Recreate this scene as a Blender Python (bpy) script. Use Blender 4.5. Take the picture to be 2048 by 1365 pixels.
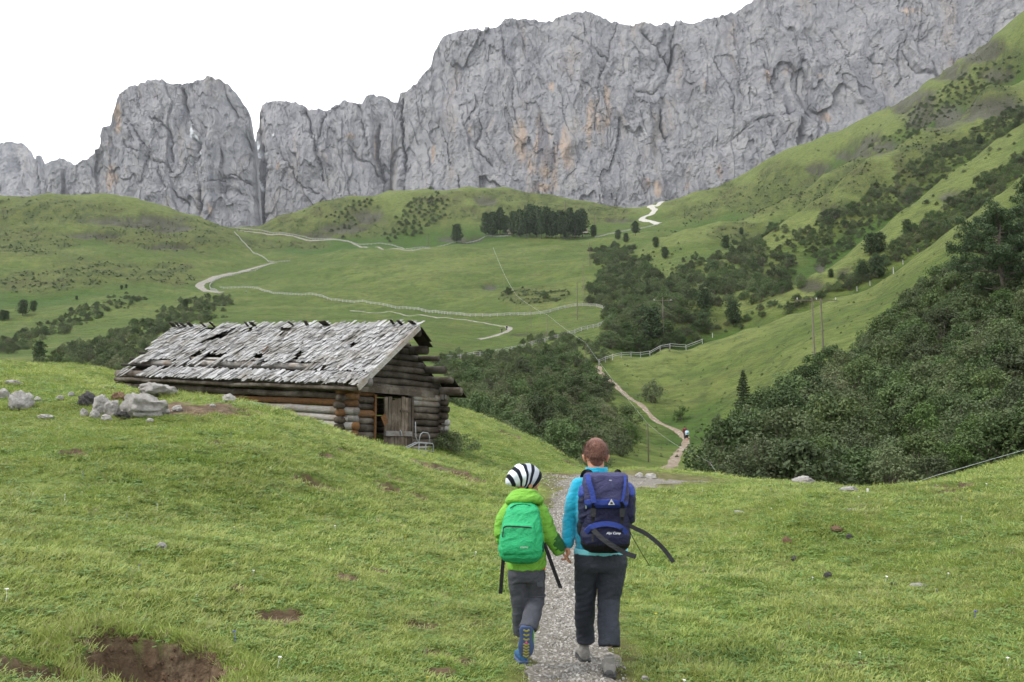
import bpy, bmesh, math, random
import numpy as np
from mathutils import Vector, Matrix, Euler
for o in list(bpy.data.objects): bpy.data.objects.remove(o)
random.seed(7); RNG = np.random.default_rng(11)
SC = bpy.context.scene; COL = SC.collection
R = math.radians
# ------------------------------------------------------------------ camera
FPX = 1700.0; EYE = 1.63; PITCH = R(6.97)
cam_d = bpy.data.cameras.new('camera'); cam = bpy.data.objects.new('camera', cam_d); COL.objects.link(cam)
cam_d.sensor_width = 36.0; cam_d.lens = 36.0 * FPX / 2048.0
cam_d.clip_start = 0.1; cam_d.clip_end = 20000
cam.location = (0, 0, EYE); cam.rotation_euler = (math.pi/2 + PITCH, 0, 0)
SC.camera = cam
# ------------------------------------------------------------------ sky, sun, exposure (bright overcast)
SUN_EL, SUN_AZ = R(48), R(255)          # azimuth measured clockwise from +Y: light comes from behind, left
world = bpy.data.worlds.new('World'); SC.world = world; world.use_nodes = True
wn = world.node_tree; wn.nodes.clear()
w_out = wn.nodes.new('ShaderNodeOutputWorld'); w_bg = wn.nodes.new('ShaderNodeBackground')
w_sky = wn.nodes.new('ShaderNodeTexSky'); w_sky.sky_type = 'NISHITA'; w_sky.sun_disc = False
w_sky.sun_elevation = SUN_EL; w_sky.sun_rotation = SUN_AZ
w_mul = wn.nodes.new('ShaderNodeVectorMath'); w_mul.operation = 'SCALE'; w_mul.inputs['Scale'].default_value = 0.10
w_tc = wn.nodes.new('ShaderNodeTexCoord'); w_no = wn.nodes.new('ShaderNodeTexNoise')
w_no.inputs['Scale'].default_value = 2.2; w_no.inputs['Detail'].default_value = 6
w_cr = wn.nodes.new('ShaderNodeMapRange'); w_cr.inputs[1].default_value = .30; w_cr.inputs[2].default_value = .5
w_cr.inputs[3].default_value = .80; w_cr.inputs[4].default_value = 1.0
w_mx = wn.nodes.new('ShaderNodeMix'); w_mx.data_type = 'RGBA'
w_mx.inputs[7].default_value = (0.93, 0.96, 1.0, 1)
wn.links.new(w_tc.outputs['Generated'], w_no.inputs['Vector'])
wn.links.new(w_no.outputs['Fac'], w_cr.inputs[0]); wn.links.new(w_cr.outputs[0], w_mx.inputs[0])
wn.links.new(w_sky.outputs[0], w_mul.inputs[0]); wn.links.new(w_mul.outputs[0], w_mx.inputs[6])
wn.links.new(w_mx.outputs[2], w_bg.inputs['Color']); w_bg.inputs['Strength'].default_value = 1.0
wn.links.new(w_bg.outputs[0], w_out.inputs[0])
sun_d = bpy.data.lights.new('sun', 'SUN'); sun_d.energy = 1.5; sun_d.angle = R(14); sun_d.color = (1.0, .96, .9)
sun = bpy.data.objects.new('sun', sun_d); COL.objects.link(sun)
sv = Vector((math.sin(SUN_AZ)*math.cos(SUN_EL), math.cos(SUN_AZ)*math.cos(SUN_EL), math.sin(SUN_EL)))
sun.rotation_euler = sv.to_track_quat('Z', 'Y').to_euler()
SC.view_settings.view_transform = 'Standard'; SC.view_settings.look = 'None'
SC.view_settings.exposure = 1.15; SC.view_settings.gamma = 1.0; SC.view_settings.use_curve_mapping = False
SC.render.engine = 'CYCLES'
SC.cycles.max_bounces = 5; SC.cycles.diffuse_bounces = 2; SC.cycles.glossy_bounces = 2
SC.cycles.transmission_bounces = 3; SC.cycles.transparent_max_bounces = 6
SC.cycles.use_adaptive_sampling = True; SC.cycles.adaptive_threshold = 0.02
SC.cycles.use_denoising = True

# ------------------------------------------------------------------ helpers
CP, SP = math.cos(PITCH), math.sin(PITCH)
def ray(u, v):
    """direction of photo pixel (2048 wide) scaled to y = 1 -> (x/y, (z-EYE)/y)"""
    a = (u-1024.0)/FPX; b = (682.5-v)/FPX
    yy = CP - b*SP
    return a/yy, (SP + b*CP)/yy
def pt(u, v, d):
    a, h = ray(u, v)
    return Vector((a*d, d, EYE+h*d))
def proj(p):
    """world -> photo pixel"""
    x, y, z = p[0], p[1], p[2]-EYE
    f = y*CP + z*SP; up = -y*SP + z*CP
    return 1024 + FPX*x/f, 682.5 - FPX*up/f

_perm = np.random.default_rng(5).permutation(256).astype(np.int32); _perm = np.concatenate([_perm, _perm, _perm])
_ga = np.random.default_rng(6).random(256)*2*math.pi; _gx = np.cos(_ga).astype(np.float32); _gy = np.sin(_ga).astype(np.float32)
def perlin(x, y, z=0.0):
    """2-D gradient noise; z only picks another pattern"""
    x = np.asarray(x, np.float32); y = np.asarray(y, np.float32); k = int(abs(z)*977) % 251
    xi = np.floor(x); yi = np.floor(y); xf, yf = x-xi, y-yi
    xi = xi.astype(np.int32) & 255; yi = (yi.astype(np.int32)+k) & 255
    fu = xf*xf*xf*(xf*(xf*6-15)+10); fv = yf*yf*yf*(yf*(yf*6-15)+10)
    x1 = (xi+1) & 255; y1 = (yi+1) & 255; p0 = _perm[xi]; p1 = _perm[x1]
    def g(p, q, dx, dy):
        h = _perm[p+q]; return _gx[h]*dx+_gy[h]*dy
    a = g(p0, yi, xf, yf); b = g(p1, yi, xf-1, yf); c = g(p0, y1, xf, yf-1); d = g(p1, y1, xf-1, yf-1)
    a += fu*(b-a); c += fu*(d-c)
    return (a+fv*(c-a))*1.45
def fbm(x, y, z=0.0, o=4, lac=2.03, gain=.5, ridged=False):
    s = 0; a = 1.0; f = 1.0
    for i in range(o):
        n = perlin(np.asarray(x)*f+17.3*i, np.asarray(y)*f-9.1*i, z+3.7*i)
        if ridged: n = 1-2*np.abs(n)
        s = s + a*n; a *= gain; f *= lac
    return s
def worley(x, y, seed):
    """cell noise: (random id, offset to the cell point, F2-F1 border distance)"""
    x = np.asarray(x, np.float32); y = np.asarray(y, np.float32); xi = np.floor(x).astype(np.int32); yi = np.floor(y).astype(np.int32)
    f1 = np.full(x.shape, 9., np.float32); f2 = np.full(x.shape, 9., np.float32); idd = np.zeros(x.shape, np.int32); ox = np.zeros_like(x); oy = np.zeros_like(x)
    for i in (-1, 0, 1):
        for j in (-1, 0, 1):
            cx, cy = xi+i, yi+j; h = _perm[_perm[(cx & 255)]+((cy+seed) & 255)]; h2 = _perm[h+((cx+3*cy) & 255)]
            dx = cx+h/255.-x; dy = cy+h2/255.-y; d = dx*dx+dy*dy; m = d < f1
            f2 = np.where(m, f1, np.minimum(f2, d)); f1 = np.where(m, d, f1); idd = np.where(m, h*7+h2, idd); ox = np.where(m, dx, ox); oy = np.where(m, dy, oy)
    return idd, ox, oy, np.sqrt(f2)-np.sqrt(f1)
def sstep(e0, e1, x):
    t = np.clip((x-e0)/(e1-e0), 0, 1); return t*t*(3-2*t)
def polydist(px, py, line):
    """distance in the plane from points to a polyline [(x,y)..]"""
    d = np.full(np.shape(px), 1e9)
    for (ax, ay), (bx, by) in zip(line[:-1], line[1:]):
        dx, dy = bx-ax, by-ay; L = dx*dx+dy*dy+1e-12
        t = np.clip(((px-ax)*dx+(py-ay)*dy)/L, 0, 1)
        d = np.minimum(d, np.hypot(px-ax-t*dx, py-ay-t*dy))
    return d
def inpoly(px, py, poly):
    px = np.asarray(px, float); py = np.asarray(py, float); c = np.zeros(px.shape, bool)
    n = len(poly); j = n-1
    for i in range(n):
        xi, yi = poly[i]; xj, yj = poly[j]
        cond = ((yi > py) != (yj > py)) & (px < (xj-xi)*(py-yi)/(yj-yi+1e-12)+xi)
        c ^= cond; j = i
    return c
def mesh_np(name, V, F, smooth=True):
    """V (n,3), F (m,k) with fixed k, or list of polygons"""
    me = bpy.data.meshes.new(name); V = np.asarray(V, np.float32)
    if isinstance(F, np.ndarray):
        m, k = F.shape
        me.vertices.add(len(V)); me.vertices.foreach_set('co', V.ravel())
        me.loops.add(m*k); me.loops.foreach_set('vertex_index', F.astype(np.int32).ravel())
        me.polygons.add(m); me.polygons.foreach_set('loop_start', np.arange(0, m*k, k, dtype=np.int32))
        me.polygons.foreach_set('use_smooth', np.full(m, smooth))
        me.update(calc_edges=True)
    else:
        me.from_pydata([tuple(v) for v in V], [], F)
        me.polygons.foreach_set('use_smooth', np.full(len(me.polygons), smooth)); me.update()
    return me
def attr(me, name, vals):
    at = me.attributes.new(name, 'FLOAT', 'POINT'); at.data.foreach_set('value', np.asarray(vals, np.float32).ravel())
def link(name, data, mat=None, parent=None, **props):
    o = bpy.data.objects.new(name, data); COL.objects.link(o)
    if mat is not None and data is not None and not data.materials: data.materials.append(mat)
    if parent is not None: o.parent = parent
    for k, v in props.items(): o[k] = v
    return o
def empty(name, loc, rot=(0, 0, 0), **props):
    o = bpy.data.objects.new(name, None); COL.objects.link(o); o.location = loc; o.rotation_euler = rot
    o.empty_display_size = .1
    for k, v in props.items(): o[k] = v
    return o
def grid_faces(nr, nc):
    i = np.arange(nr-1)[:, None]*nc+np.arange(nc-1)[None, :]
    return np.stack([i, i+1, i+nc+1, i+nc], -1).reshape(-1, 4)
class MB:
    """collects quads/polys for one mesh"""
    def __init__(s): s.v = []; s.f = []
    def add(s, verts, faces):
        b = len(s.v); s.v += [tuple(v) for v in verts]; s.f += [[b+i for i in f] for f in faces]
    def box(s, c, size, rot=None, M=None):
        x, y, z = size[0]/2, size[1]/2, size[2]/2
        vs = [Vector(p) for p in ((-x,-y,-z),(x,-y,-z),(x,y,-z),(-x,y,-z),(-x,-y,z),(x,-y,z),(x,y,z),(-x,y,z))]
        if rot is not None:
            Q = rot if isinstance(rot, Matrix) else Euler(rot).to_matrix()
            vs = [Q @ v for v in vs]
        vs = [v+Vector(c) for v in vs]
        if M is not None: vs = [M @ v for v in vs]
        s.add(vs, [(0,3,2,1),(4,5,6,7),(0,1,5,4),(1,2,6,5),(2,3,7,6),(3,0,4,7)])
    def tube(s, pts, rad, n=8, cap=True, flat=None):
        """swept tube through pts; rad scalar or list, flat = (sx, sy) section scale"""
        pts = [Vector(p) for p in pts]; k = len(pts); rings = []
        T0 = (pts[1]-pts[0]).normalized()
        ref = Vector((0, 0, 1)) if abs(T0.z) < .9 else Vector((1, 0, 0))
        N = T0.cross(ref).normalized()
        for i, p in enumerate(pts):
            T = (pts[min(i+1, k-1)]-pts[max(i-1, 0)]).normalized()
            N = (N-T*N.dot(T)).normalized(); B = T.cross(N)
            r = rad[i] if isinstance(rad, (list, tuple)) else rad
            fx, fy = flat if flat else (1, 1)
            rings.append([p+(N*math.cos(2*math.pi*j/n)*fx+B*math.sin(2*math.pi*j/n)*fy)*r for j in range(n)])
        b = len(s.v)
        for rg in rings: s.v += [tuple(q) for q in rg]
        for i in range(k-1):
            for j in range(n):
                a0 = b+i*n+j; a1 = b+i*n+(j+1) % n
                s.f.append([a0, a1, a1+n, a0+n])
        if cap:
            s.f.append([b+j for j in range(n)][::-1]); s.f.append([b+(k-1)*n+j for j in range(n)])
    def mesh(s, name, smooth=False):
        me = bpy.data.meshes.new(name); me.from_pydata(s.v, [], s.f)
        if smooth: me.polygons.foreach_set('use_smooth', np.full(len(me.polygons), True))
        me.update(); return me
    def build(s, name, mat, parent=None, smooth=False, **props):
        return link(name, s.mesh(name, smooth), mat, parent, **props)

class NT:
    """tiny node-material builder"""
    def __init__(s, name, rough=.8, spec=.2):
        s.m = bpy.data.materials.new(name); s.m.use_nodes = True; s.t = s.m.node_tree
        s.b = s.t.nodes['Principled BSDF']; s.b.inputs['Roughness'].default_value = rough
        s.b.inputs['Specular IOR Level'].default_value = spec
        s.out = s.t.nodes['Material Output']
    def n(s, kind, **kw):
        nd = s.t.nodes.new(kind)
        for k, v in kw.items():
            if k.startswith('i_'):
                key = k[2:].replace('_', ' '); key = int(key) if key.isdigit() else key
                nd.inputs[key].default_value = v
            else: setattr(nd, k, v)
        return nd
    def l(s, a, b): s.t.links.new(a, b)
    def coord(s, kind='Object', scale=None):
        tc = s.n('ShaderNodeTexCoord'); o = tc.outputs[kind]
        if scale is not None:
            mp = s.n('ShaderNodeMapping'); mp.inputs['Scale'].default_value = scale if hasattr(scale, '__len__') else (scale,)*3
            s.l(o, mp.inputs['Vector']); o = mp.outputs[0]
        return o
    def pos(s, scale=None):
        g = s.n('ShaderNodeNewGeometry'); o = g.outputs['Position']
        if scale is not None:
            mp = s.n('ShaderNodeMapping'); mp.inputs['Scale'].default_value = scale if hasattr(scale, '__len__') else (scale,)*3
            s.l(o, mp.inputs['Vector']); o = mp.outputs[0]
        return o
    def noise(s, vec, scale, detail=4, rough=.55, lo=.35, hi=.65, dist=0.0, ridged=False):
        nd = s.n('ShaderNodeTexNoise'); nd.inputs['Scale'].default_value = scale; nd.inputs['Detail'].default_value = detail
        nd.inputs['Roughness'].default_value = rough; nd.inputs['Distortion'].default_value = dist
        if vec is not None: s.l(vec, nd.inputs['Vector'])
        mr = s.n('ShaderNodeMapRange'); mr.inputs[1].default_value = lo; mr.inputs[2].default_value = hi
        s.l(nd.outputs['Fac'], mr.inputs[0]); return mr.outputs[0]
    def attr(s, name):
        a = s.n('ShaderNodeAttribute'); a.attribute_name = name; return a.outputs['Fac']
    def mix(s, fac, a, b, mode='MIX'):
        m = s.n('ShaderNodeMix'); m.data_type = 'RGBA'; m.blend_type = mode
        for sock, v in ((m.inputs[0], fac), (m.inputs[6], a), (m.inputs[7], b)):
            if hasattr(v, 'is_linked') or isinstance(v, bpy.types.NodeSocket): s.l(v, sock)
            elif isinstance(v, (int, float)): sock.default_value = v
            else: sock.default_value = (*v, 1) if len(v) == 3 else v
        return m.outputs[2]
    def math(s, op, a, b=0.0):
        m = s.n('ShaderNodeMath'); m.operation = op
        for sock, v in ((m.inputs[0], a), (m.inputs[1], b)):
            if isinstance(v, bpy.types.NodeSocket): s.l(v, sock)
            else: sock.default_value = v
        return m.outputs[0]
    def bump(s, h, strength=.3, dist=.02):
        b = s.n('ShaderNodeBump'); b.inputs['Strength'].default_value = strength; b.inputs['Distance'].default_value = dist
        s.l(h, b.inputs['Height']); s.l(b.outputs[0], s.b.inputs['Normal']); return b
    def color(s, c):
        if isinstance(c, bpy.types.NodeSocket): s.l(c, s.b.inputs['Base Color'])
        else: s.b.inputs['Base Color'].default_value = (*c, 1)
        return s.m
def srgb(r, g, b):
    f = lambda c: c/12.92 if c <= .04045 else ((c+.055)/1.055)**2.4
    return (f(r/255), f(g/255), f(b/255))
# ------------------------------------------------------------------ terrain: one height field laid through surveyed lines
# every line: (u, v, distance) of a landform edge; h = tan(elevation) seen from the eye
LINES = []
def L(*p): LINES.append([(q[0], q[1], q[2]) for q in p])
def Z(*p):   # (u, v, z) near ground: distance follows from the height
    out = []
    for u, v, z in p:
        a, h = ray(u, v); out.append((u, v, (z-EYE)/h))
    LINES.append(out)
# near meadow
Z((-500,1365,.75),(0,1365,.42),(250,1365,.26),(500,1365,.13),(800,1365,.03),(1150,1365,0),(1500,1365,.02),(1800,1365,.10),(2048,1365,.2),(2600,1365,.5))
Z((-500,1700,.35),(0,1700,.2),(500,1700,.05),(1150,1700,-.02),(1700,1700,.02),(2300,1700,.2))
Z((-300,1240,.75),(0,1240,.55),(250,1240,.42),(500,1240,.27),(800,1240,.12),(1130,1240,.06),(1500,1240,.08),(1800,1240,.2),(2048,1240,.34),(2400,1240,.6))
Z((-300,1100,1.0),(0,1100,.78),(250,1100,.68),(500,1100,.55),(750,1100,.42),(950,1100,.27),(1130,1100,.22),(1400,1100,.2),(1700,1100,.32),(1900,1100,.48),(2048,1100,.6),(2400,1100,.9))
Z((0,1000,1.02),(250,1000,.98),(500,1000,.9),(750,1000,.78),(950,1000,.6),(1130,1000,.5),(1400,1000,.42))
L((1600,1010,13),(1750,1030,12),(1900,1000,13),(2048,985,13),(2400,940,14))
L((-400,880,11),(0,900,12.5),(250,905,12.5),(500,905,13.5),(700,930,15),(850,955,17),(1000,968,19),(1090,962,21),(1200,958,22))
L((-400,780,18),(0,830,16.5),(250,840,16.5),(400,835,17),(480,822,18.3))
L((-400,690,26),(0,752,22),(120,760,21.5),(230,775,20.5),(330,785,20),(420,792,19.8),(500,803,19.6),(560,822,19.8),(640,850,20.4),(740,885,21.4),(830,905,22.2),(900,922,23),(960,938,24.5),(1020,944,26),(1090,946,27),(1180,943,28),(1260,937,29.5),(1330,940,29),(1450,953,27.5),(1560,963,26),(1650,970,25),(1750,990,21),(1800,982,21.5),(1900,955,23),(2048,917,25.5),(2300,870,28))
# barn terrace and the knoll behind it
L((330,812,24.5),(500,842,24),(640,875,24),(740,900,24),(830,906,25.5),(890,905,27),(960,925,28),(1030,940,29))
L((250,775,29),(400,800,30),(560,818,31),(700,845,31))
L((-400,660,40),(0,728,34),(120,729,36),(200,737,37),(260,748,37),(400,755,38),(600,758,40),(760,775,40),(860,798,39),(890,806,38.5),(950,826,38),(1000,846,37),(1060,874,36),(1110,902,35),(1150,930,34),(1170,942,33))
L((940,872,32),(1010,902,31.5),(1090,930,31))
# drop into the hollow beyond (hidden)
L((-400,720,60),(0,790,50),(200,800,52),(400,815,55),(700,850,56),(900,880,52),(1000,925,50),(1100,968,46),(1200,985,44),(1300,985,44),(1450,995,42),(1560,1000,40),(1650,1010,38),(1750,1020,34),(1900,990,34),(2048,950,36),(2300,900,40))
# valley floor / far side of the hollow
L((1000,850,85),(1100,880,80),(1200,905,78),(1340,937,80),(1352,915,93),(1372,878,116),(1330,850,126),(1270,800,142),(1215,755,160),(1195,735,168))
L((1000,800,110),(1100,815,112),(1180,800,125))
L((900,770,135),(1000,755,150),(1100,735,165),(1170,722,170))
L((1450,940,60),(1450,900,80),(1450,860,108),(1430,810,130),(1400,770,145),(1390,725,165))
L((1600,940,48),(1600,880,58),(1600,810,76),(1600,740,100),(1600,690,125),(1590,650,155))
L((1760,960,44),(1760,880,54),(1760,790,70),(1760,700,92),(1760,640,115),(1760,595,145))
L((1900,930,44),(1900,840,55),(1900,740,70),(1900,640,90),(1900,560,112),(1900,500,135))
L((2048,880,46),(2048,790,56),(2048,680,70),(2048,570,90),(2048,470,112),(2048,400,130))
L((2400,800,50),(2400,600,70),(2400,400,100),(2400,240,140))
L((1290,770,152),(1320,745,160))
# spur D1 (crest) and the gully behind it (hidden)
L((1194,724,170),(1250,714,174),(1330,698,178),(1409,686,180),(1490,660,180),(1574,632,178),(1674,597,172),(1774,556,166),(1840,510,162),(1900,462,156),(1974,404,148),(2048,348,142),(2400,130,130))
L((1290,755,196),(1409,745,205),(1500,720,205),(1590,690,203),(1690,660,196),(1780,630,192),(1900,545,190),(1974,495,184),(2048,445,180),(2400,240,175))
# spur D2 and behind
L((1560,610,222),(1610,572,228),(1639,548,232),(1724,480,250),(1804,416,268),(1904,350,292),(1974,300,310),(2048,246,330),(2400,30,370))
L((1620,600,290),(1700,560,300),(1804,500,315),(1904,440,335),(2048,340,375),(2400,130,420))
# spur E and behind
L((1500,492,390),(1569,446,402),(1624,402,418),(1689,351,436),(1749,306,450),(1844,256,468),(1924,228,478),(1974,172,490),(2048,160,492),(2300,60,520))
L((1560,495,440),(1640,450,460),(1749,365,490),(1860,305,520),(1974,245,530),(2048,225,540))
# spur F
L((1334,482,478),(1374,461,486),(1440,442,498),(1524,420,516),(1574,394,532),(1649,345,556),(1724,300,575),(1800,258,590))
L((1390,490,560),(1480,465,580),(1574,435,600),(1680,370,620))
# skyline A and behind
L((1310,407,800),(1389,385,790),(1464,360,775),(1524,325,755),(1574,300,740),(1649,275,715),(1724,245,690),(1789,215,670),(1834,185,655),(1874,155,645),(1934,120,630),(1989,85,620),(2048,42,610),(2400,-180,580))
L((1310,440,900),(1464,400,900),(1649,320,880),(1874,200,850),(2048,100,830),(2400,-100,800))
# stream valley between meadow and spurs
L((1200,700,190),(1240,672,215),(1255,640,250),(1262,590,320),(1275,540,400),(1290,500,480),(1290,470,580))
L((1320,640,225),(1400,612,240),(1480,580,270),(1510,540,320))
L((1330,600,280),(1330,540,380),(1400,520,400),(1450,490,440))
# centre meadow
L((880,722,196),(960,712,206),(1024,700,216),(1090,682,228),(1150,664,240),(1200,648,254),(1218,628,272))
L((880,740,175),(1000,728,182),(1100,705,195),(1180,690,205))
L((1218,622,282),(1150,612,296),(1100,622,300),(1020,632,302),(940,632,312),(820,618,345),(700,604,372),(580,590,412),(490,578,440),(432,574,455))
L((960,676,252),(1012,664,263),(1000,648,285),(900,634,310),(760,622,345))
L((420,566,465),(450,552,500),(490,541,530),(548,524,570))
L((700,560,450),(850,560,430),(1000,565,415),(1130,560,400),(1195,560,385))
L((600,530,545),(750,510,560),(900,510,545),(1050,515,520),(1195,520,480))
L((560,520,580),(720,500,620),(860,497,628),(1000,482,640),(1100,478,640),(1190,480,625),(1215,500,560))
# road behind and centre hill
L((470,458,725),(540,468,712),(620,480,695),(720,492,672),(800,496,660),(860,496,655),(1000,480,662),(1100,473,668),(1180,470,670),(1250,458,680),(1318,444,692))
L((1300,432,720),(1290,425,740),(1304,412,780))
L((640,440,735),(760,440,730),(900,430,735),(1000,430,730),(1100,430,740),(1200,435,745))
L((476,455,738),(560,430,765),(640,402,785),(700,390,800),(780,381,815),(850,376,830),(930,374,840),(1010,377,848),(1100,388,850),(1180,404,840),(1240,416,825),(1310,409,805))
L((480,475,850),(640,440,900),(850,410,920),(1010,410,930),(1180,430,920),(1310,450,910))
# left hill and the slopes below
L((-400,420,600),(0,388,640),(100,387,650),(200,388,665),(270,396,675),(330,414,685),(400,434,700),(468,456,715))
L((-400,470,700),(0,430,760),(200,425,780),(330,450,790),(468,490,810))
L((-400,500,480),(0,450,560),(120,445,575),(250,450,590),(340,470,600),(430,490,600),(520,520,585))
L((-300,540,400),(0,520,470),(150,520,480),(300,520,500),(420,540,505))
L((0,585,400),(150,580,410),(280,575,430),(370,572,448))
L((-300,640,290),(0,640,320),(120,622,345),(240,600,380),(330,585,420))
L((-300,690,200),(0,680,250),(100,668,265),(220,640,300),(330,615,350),(430,596,400))
L((-300,730,110),(0,722,150),(120,722,150),(220,705,190),(350,680,225),(480,650,280),(560,620,345))
L((250,725,150),(420,715,170),(600,700,195),(760,690,210),(850,690,218))
L((600,660,260),(700,655,270),(820,655,262))

ctl = []
for ln in LINES:
    for (p, q) in zip(ln[:-1], ln[1:]):
        ap, hp = ray(p[0], p[1]); aq, hq = ray(q[0], q[1]); sp_, sq = math.log(p[2]), math.log(q[2])
        n = max(1, int(math.hypot((aq-ap), (sq-sp_)*.4)/.035))
        for i in range(n):
            t = i/n; ctl.append((ap+(aq-ap)*t, sp_+(sq-sp_)*t, hp+(hq-hp)*t))
    p = ln[-1]; ap, hp = ray(p[0], p[1]); ctl.append((ap, math.log(p[2]), hp))
ctl = np.array(ctl)
A0, A1, S0, S1 = -.86, .86, math.log(1.9), math.log(930)
KS = .4
def rbf_fit(c):
    X = c[:, 0]; Y = c[:, 1]*KS; n = len(c)
    D = np.sqrt((X[:, None]-X[None])**2+(Y[:, None]-Y[None])**2+.006**2)
    P = np.stack([np.ones(n), X, Y], 1)
    M = np.zeros((n+3, n+3)); M[:n, :n] = D - np.eye(n)*2e-5; M[:n, n:] = P; M[n:, :n] = P.T
    return np.linalg.solve(M, np.concatenate([c[:, 2], np.zeros(3)])), X, Y
_w, _X, _Y = rbf_fit(ctl)
def rbf_eval(a, s):
    out = np.empty(a.size, np.float32); af = a.ravel().astype(np.float32); sf = (s.ravel()*KS).astype(np.float32)
    Xf, Yf, w = _X.astype(np.float32), _Y.astype(np.float32), _w.astype(np.float32); n = len(Xf)
    for i in range(0, a.size, 8192):
        x, y = af[i:i+8192, None], sf[i:i+8192, None]
        out[i:i+8192] = np.sqrt((x-Xf)**2+(y-Yf)**2+.006**2) @ w[:n] + w[n]+w[n+1]*x[:, 0]+w[n+2]*y[:, 0]
    return out.reshape(a.shape)
CA, CS = 260, 300            # coarse grid for the fit, refined below
ca = np.linspace(A0, A1, CA); cs = np.linspace(S0, S1, CS)
gs, ga = np.meshgrid(cs, ca, indexing='ij')
HC = rbf_eval(ga, gs)
def bilin(H, a, s, na, ns):
    x = np.clip((a-A0)/(A1-A0)*(na-1), 0, na-1.001); y = np.clip((s-S0)/(S1-S0)*(ns-1), 0, ns-1.001)
    i = np.floor(x).astype(int); j = np.floor(y).astype(int); fx = x-i; fy = y-j
    return (H[j, i]*(1-fx)+H[j, i+1]*fx)*(1-fy)+(H[j+1, i]*(1-fx)+H[j+1, i+1]*fx)*fy
NA, NS = 760, 700
# columns: denser inside the frame
fa = np.linspace(-1, 1, NA); fa = np.sign(fa)*np.where(abs(fa) < .88, abs(fa)/.88*.64, .64+(abs(fa)-.88)/.12*(A1-.64))
fs = np.linspace(S0, S1, NS)
FSs, FA = np.meshgrid(fs, fa, indexing='ij')
HF = bilin(HC, FA, FSs, CA, CS)
YF = np.exp(FSs); XF = FA*YF; ZF = EYE+HF*YF
# natural unevenness, amplitude growing with distance; barn terrace, path kept calm
def terrain_noise(x, y):
    d = np.hypot(x, y)
    z = .065*fbm(x*.55, y*.55, 3.1, 3)*sstep(4, 9, d)*(1-.6*sstep(40, 80, d))
    z += .028*fbm(x*2.3, y*2.3, 1.7, 3)*(1-sstep(30, 50, d))
    z += .5*fbm(x*.06, y*.06, 7.7, 4)*sstep(45, 110, d)
    z += 2.2*fbm(x*.016, y*.016, 2.2, 5, gain=.55)*sstep(160, 420, d)
    return z
ZF = ZF + terrain_noise(XF, YF)
# near path
PATH_UV = [(1175,1700,0),(1152,1365,0),(1146,1300,0),(1138,1200,0),(1133,1100,0),(1135,1040,0),(1150,1000,0),(1180,972,0),(1225,957,0),(1290,952,0)]
def ground_raw(a, s): return bilin(HF, a, s, 1, 1)
def zat(x, y):
    """height of the ground at world x, y (scalar or array)"""
    x = np.asarray(x, float); y = np.maximum(np.asarray(y, float), 1.95); a = x/y; s = np.log(y)
    fx = np.interp(a, fa, np.arange(NA)); fy = np.clip((s-S0)/(S1-S0)*(NS-1), 0, NS-1.001); fx = np.clip(fx, 0, NA-1.001)
    i = np.floor(fx).astype(int); j = np.floor(fy).astype(int); tx = fx-i; ty = fy-j
    return (ZF[j, i]*(1-tx)+ZF[j, i+1]*tx)*(1-ty)+(ZF[j+1, i]*(1-tx)+ZF[j+1, i+1]*tx)*ty
def hit(u, v, dmin=2.0):
    """first ground point seen at photo pixel (u, v) beyond dmin"""
    a, h = ray(u, v); ys = np.exp(np.linspace(math.log(dmin), S1, 3000)); zz = zat(a*ys, ys)
    ok = np.nonzero(zz >= EYE+h*ys)[0]
    if len(ok) == 0: y = ys[-1]
    else: y = ys[ok[0]]
    return Vector((a*y, y, float(zat(a*y, y))))
path_pts = [hit(u, v) for u, v, _ in PATH_UV]
path_xy = [(p.x, p.y) for p in path_pts]
pd = polydist(XF, YF, path_xy)
PATH_HALF = .40
def path_half(y): return .33+.010*np.maximum(y-8, 0)+1.3*sstep(17.5, 25, y)
# erosion: bare soil spots (u, v, radius m, depth)
SOIL = [(305,1325,.46,.20),(235,1300,.26,.10),(380,1330,.24,.07),(290,1365,.40,.05),(20,1340,.2,.06),(110,1352,.14,.05),
 (628,968,.26,.10),(603,960,.16,.08),(657,975,.2,.1),(772,972,.26,.08),(835,990,.2,.08),(800,962,.22,.06),(912,1080,.15,.05),(935,1076,.12,.04),
 (870,1308,.11,.03),(930,1322,.12,.03),(690,1155,.16,.0),(760,1142,.14,.0),(845,1250,.14,.03),(960,1250,.14,.05),(485,1175,.15,.0),
 (440,885,.2,.05),(660,915,.2,.06),(690,905,.16,.05),(900,940,.5,.06),(940,960,.4,.06),(850,930,.4,.05),(1060,862,.5,.1),(1015,830,.5,.1),(1020,870,.4,.1),(1160,935,.7,.18),(1110,948,.5,.02),
 (1920,972,.4,.12),(1890,982,.3,.1),(1940,964,.25,.08),(1830,1000,.25,.03),(1265,1040,.2,.0),(410,818,1.0,.0),(340,818,.8,.0),(150,905,.2,.04),(870,1345,.12,.02),(1700,1330,.12,.03),(560,1240,.2,.02)]
soil = np.zeros_like(XF); nr = int(np.searchsorted(fs, math.log(60))); XN, YN = XF[:nr], YF[:nr]
wob = fbm(XF*1.6, YF*1.6, 9.2, 4); wobn = wob[:nr]
soil_c = [(hit(u, v), r, dep) for u, v, r, dep in SOIL]
for c, r, dep in soil_c:
    d = np.hypot(XN-c.x, YN-c.y)/r + .5*wobn
    m = 1-sstep(.90, 1.02, d); soil[:nr] = np.maximum(soil[:nr], m)
    if dep > 0: ZF[:nr] -= dep*(1-sstep(.66, .88, d))
# the path bed: flatten a little
ph = path_half(YF)
pm = (1-sstep(.9, 1.35, (pd+.10*wob)/ph))*(YF < 32)
ZF = ZF - .025*pm
soil_edge = (1-sstep(1.0, 1.6, (pd+.12*wob)/ph))*(YF < 32)
soil = np.maximum(soil, .5*soil_edge)

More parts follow.
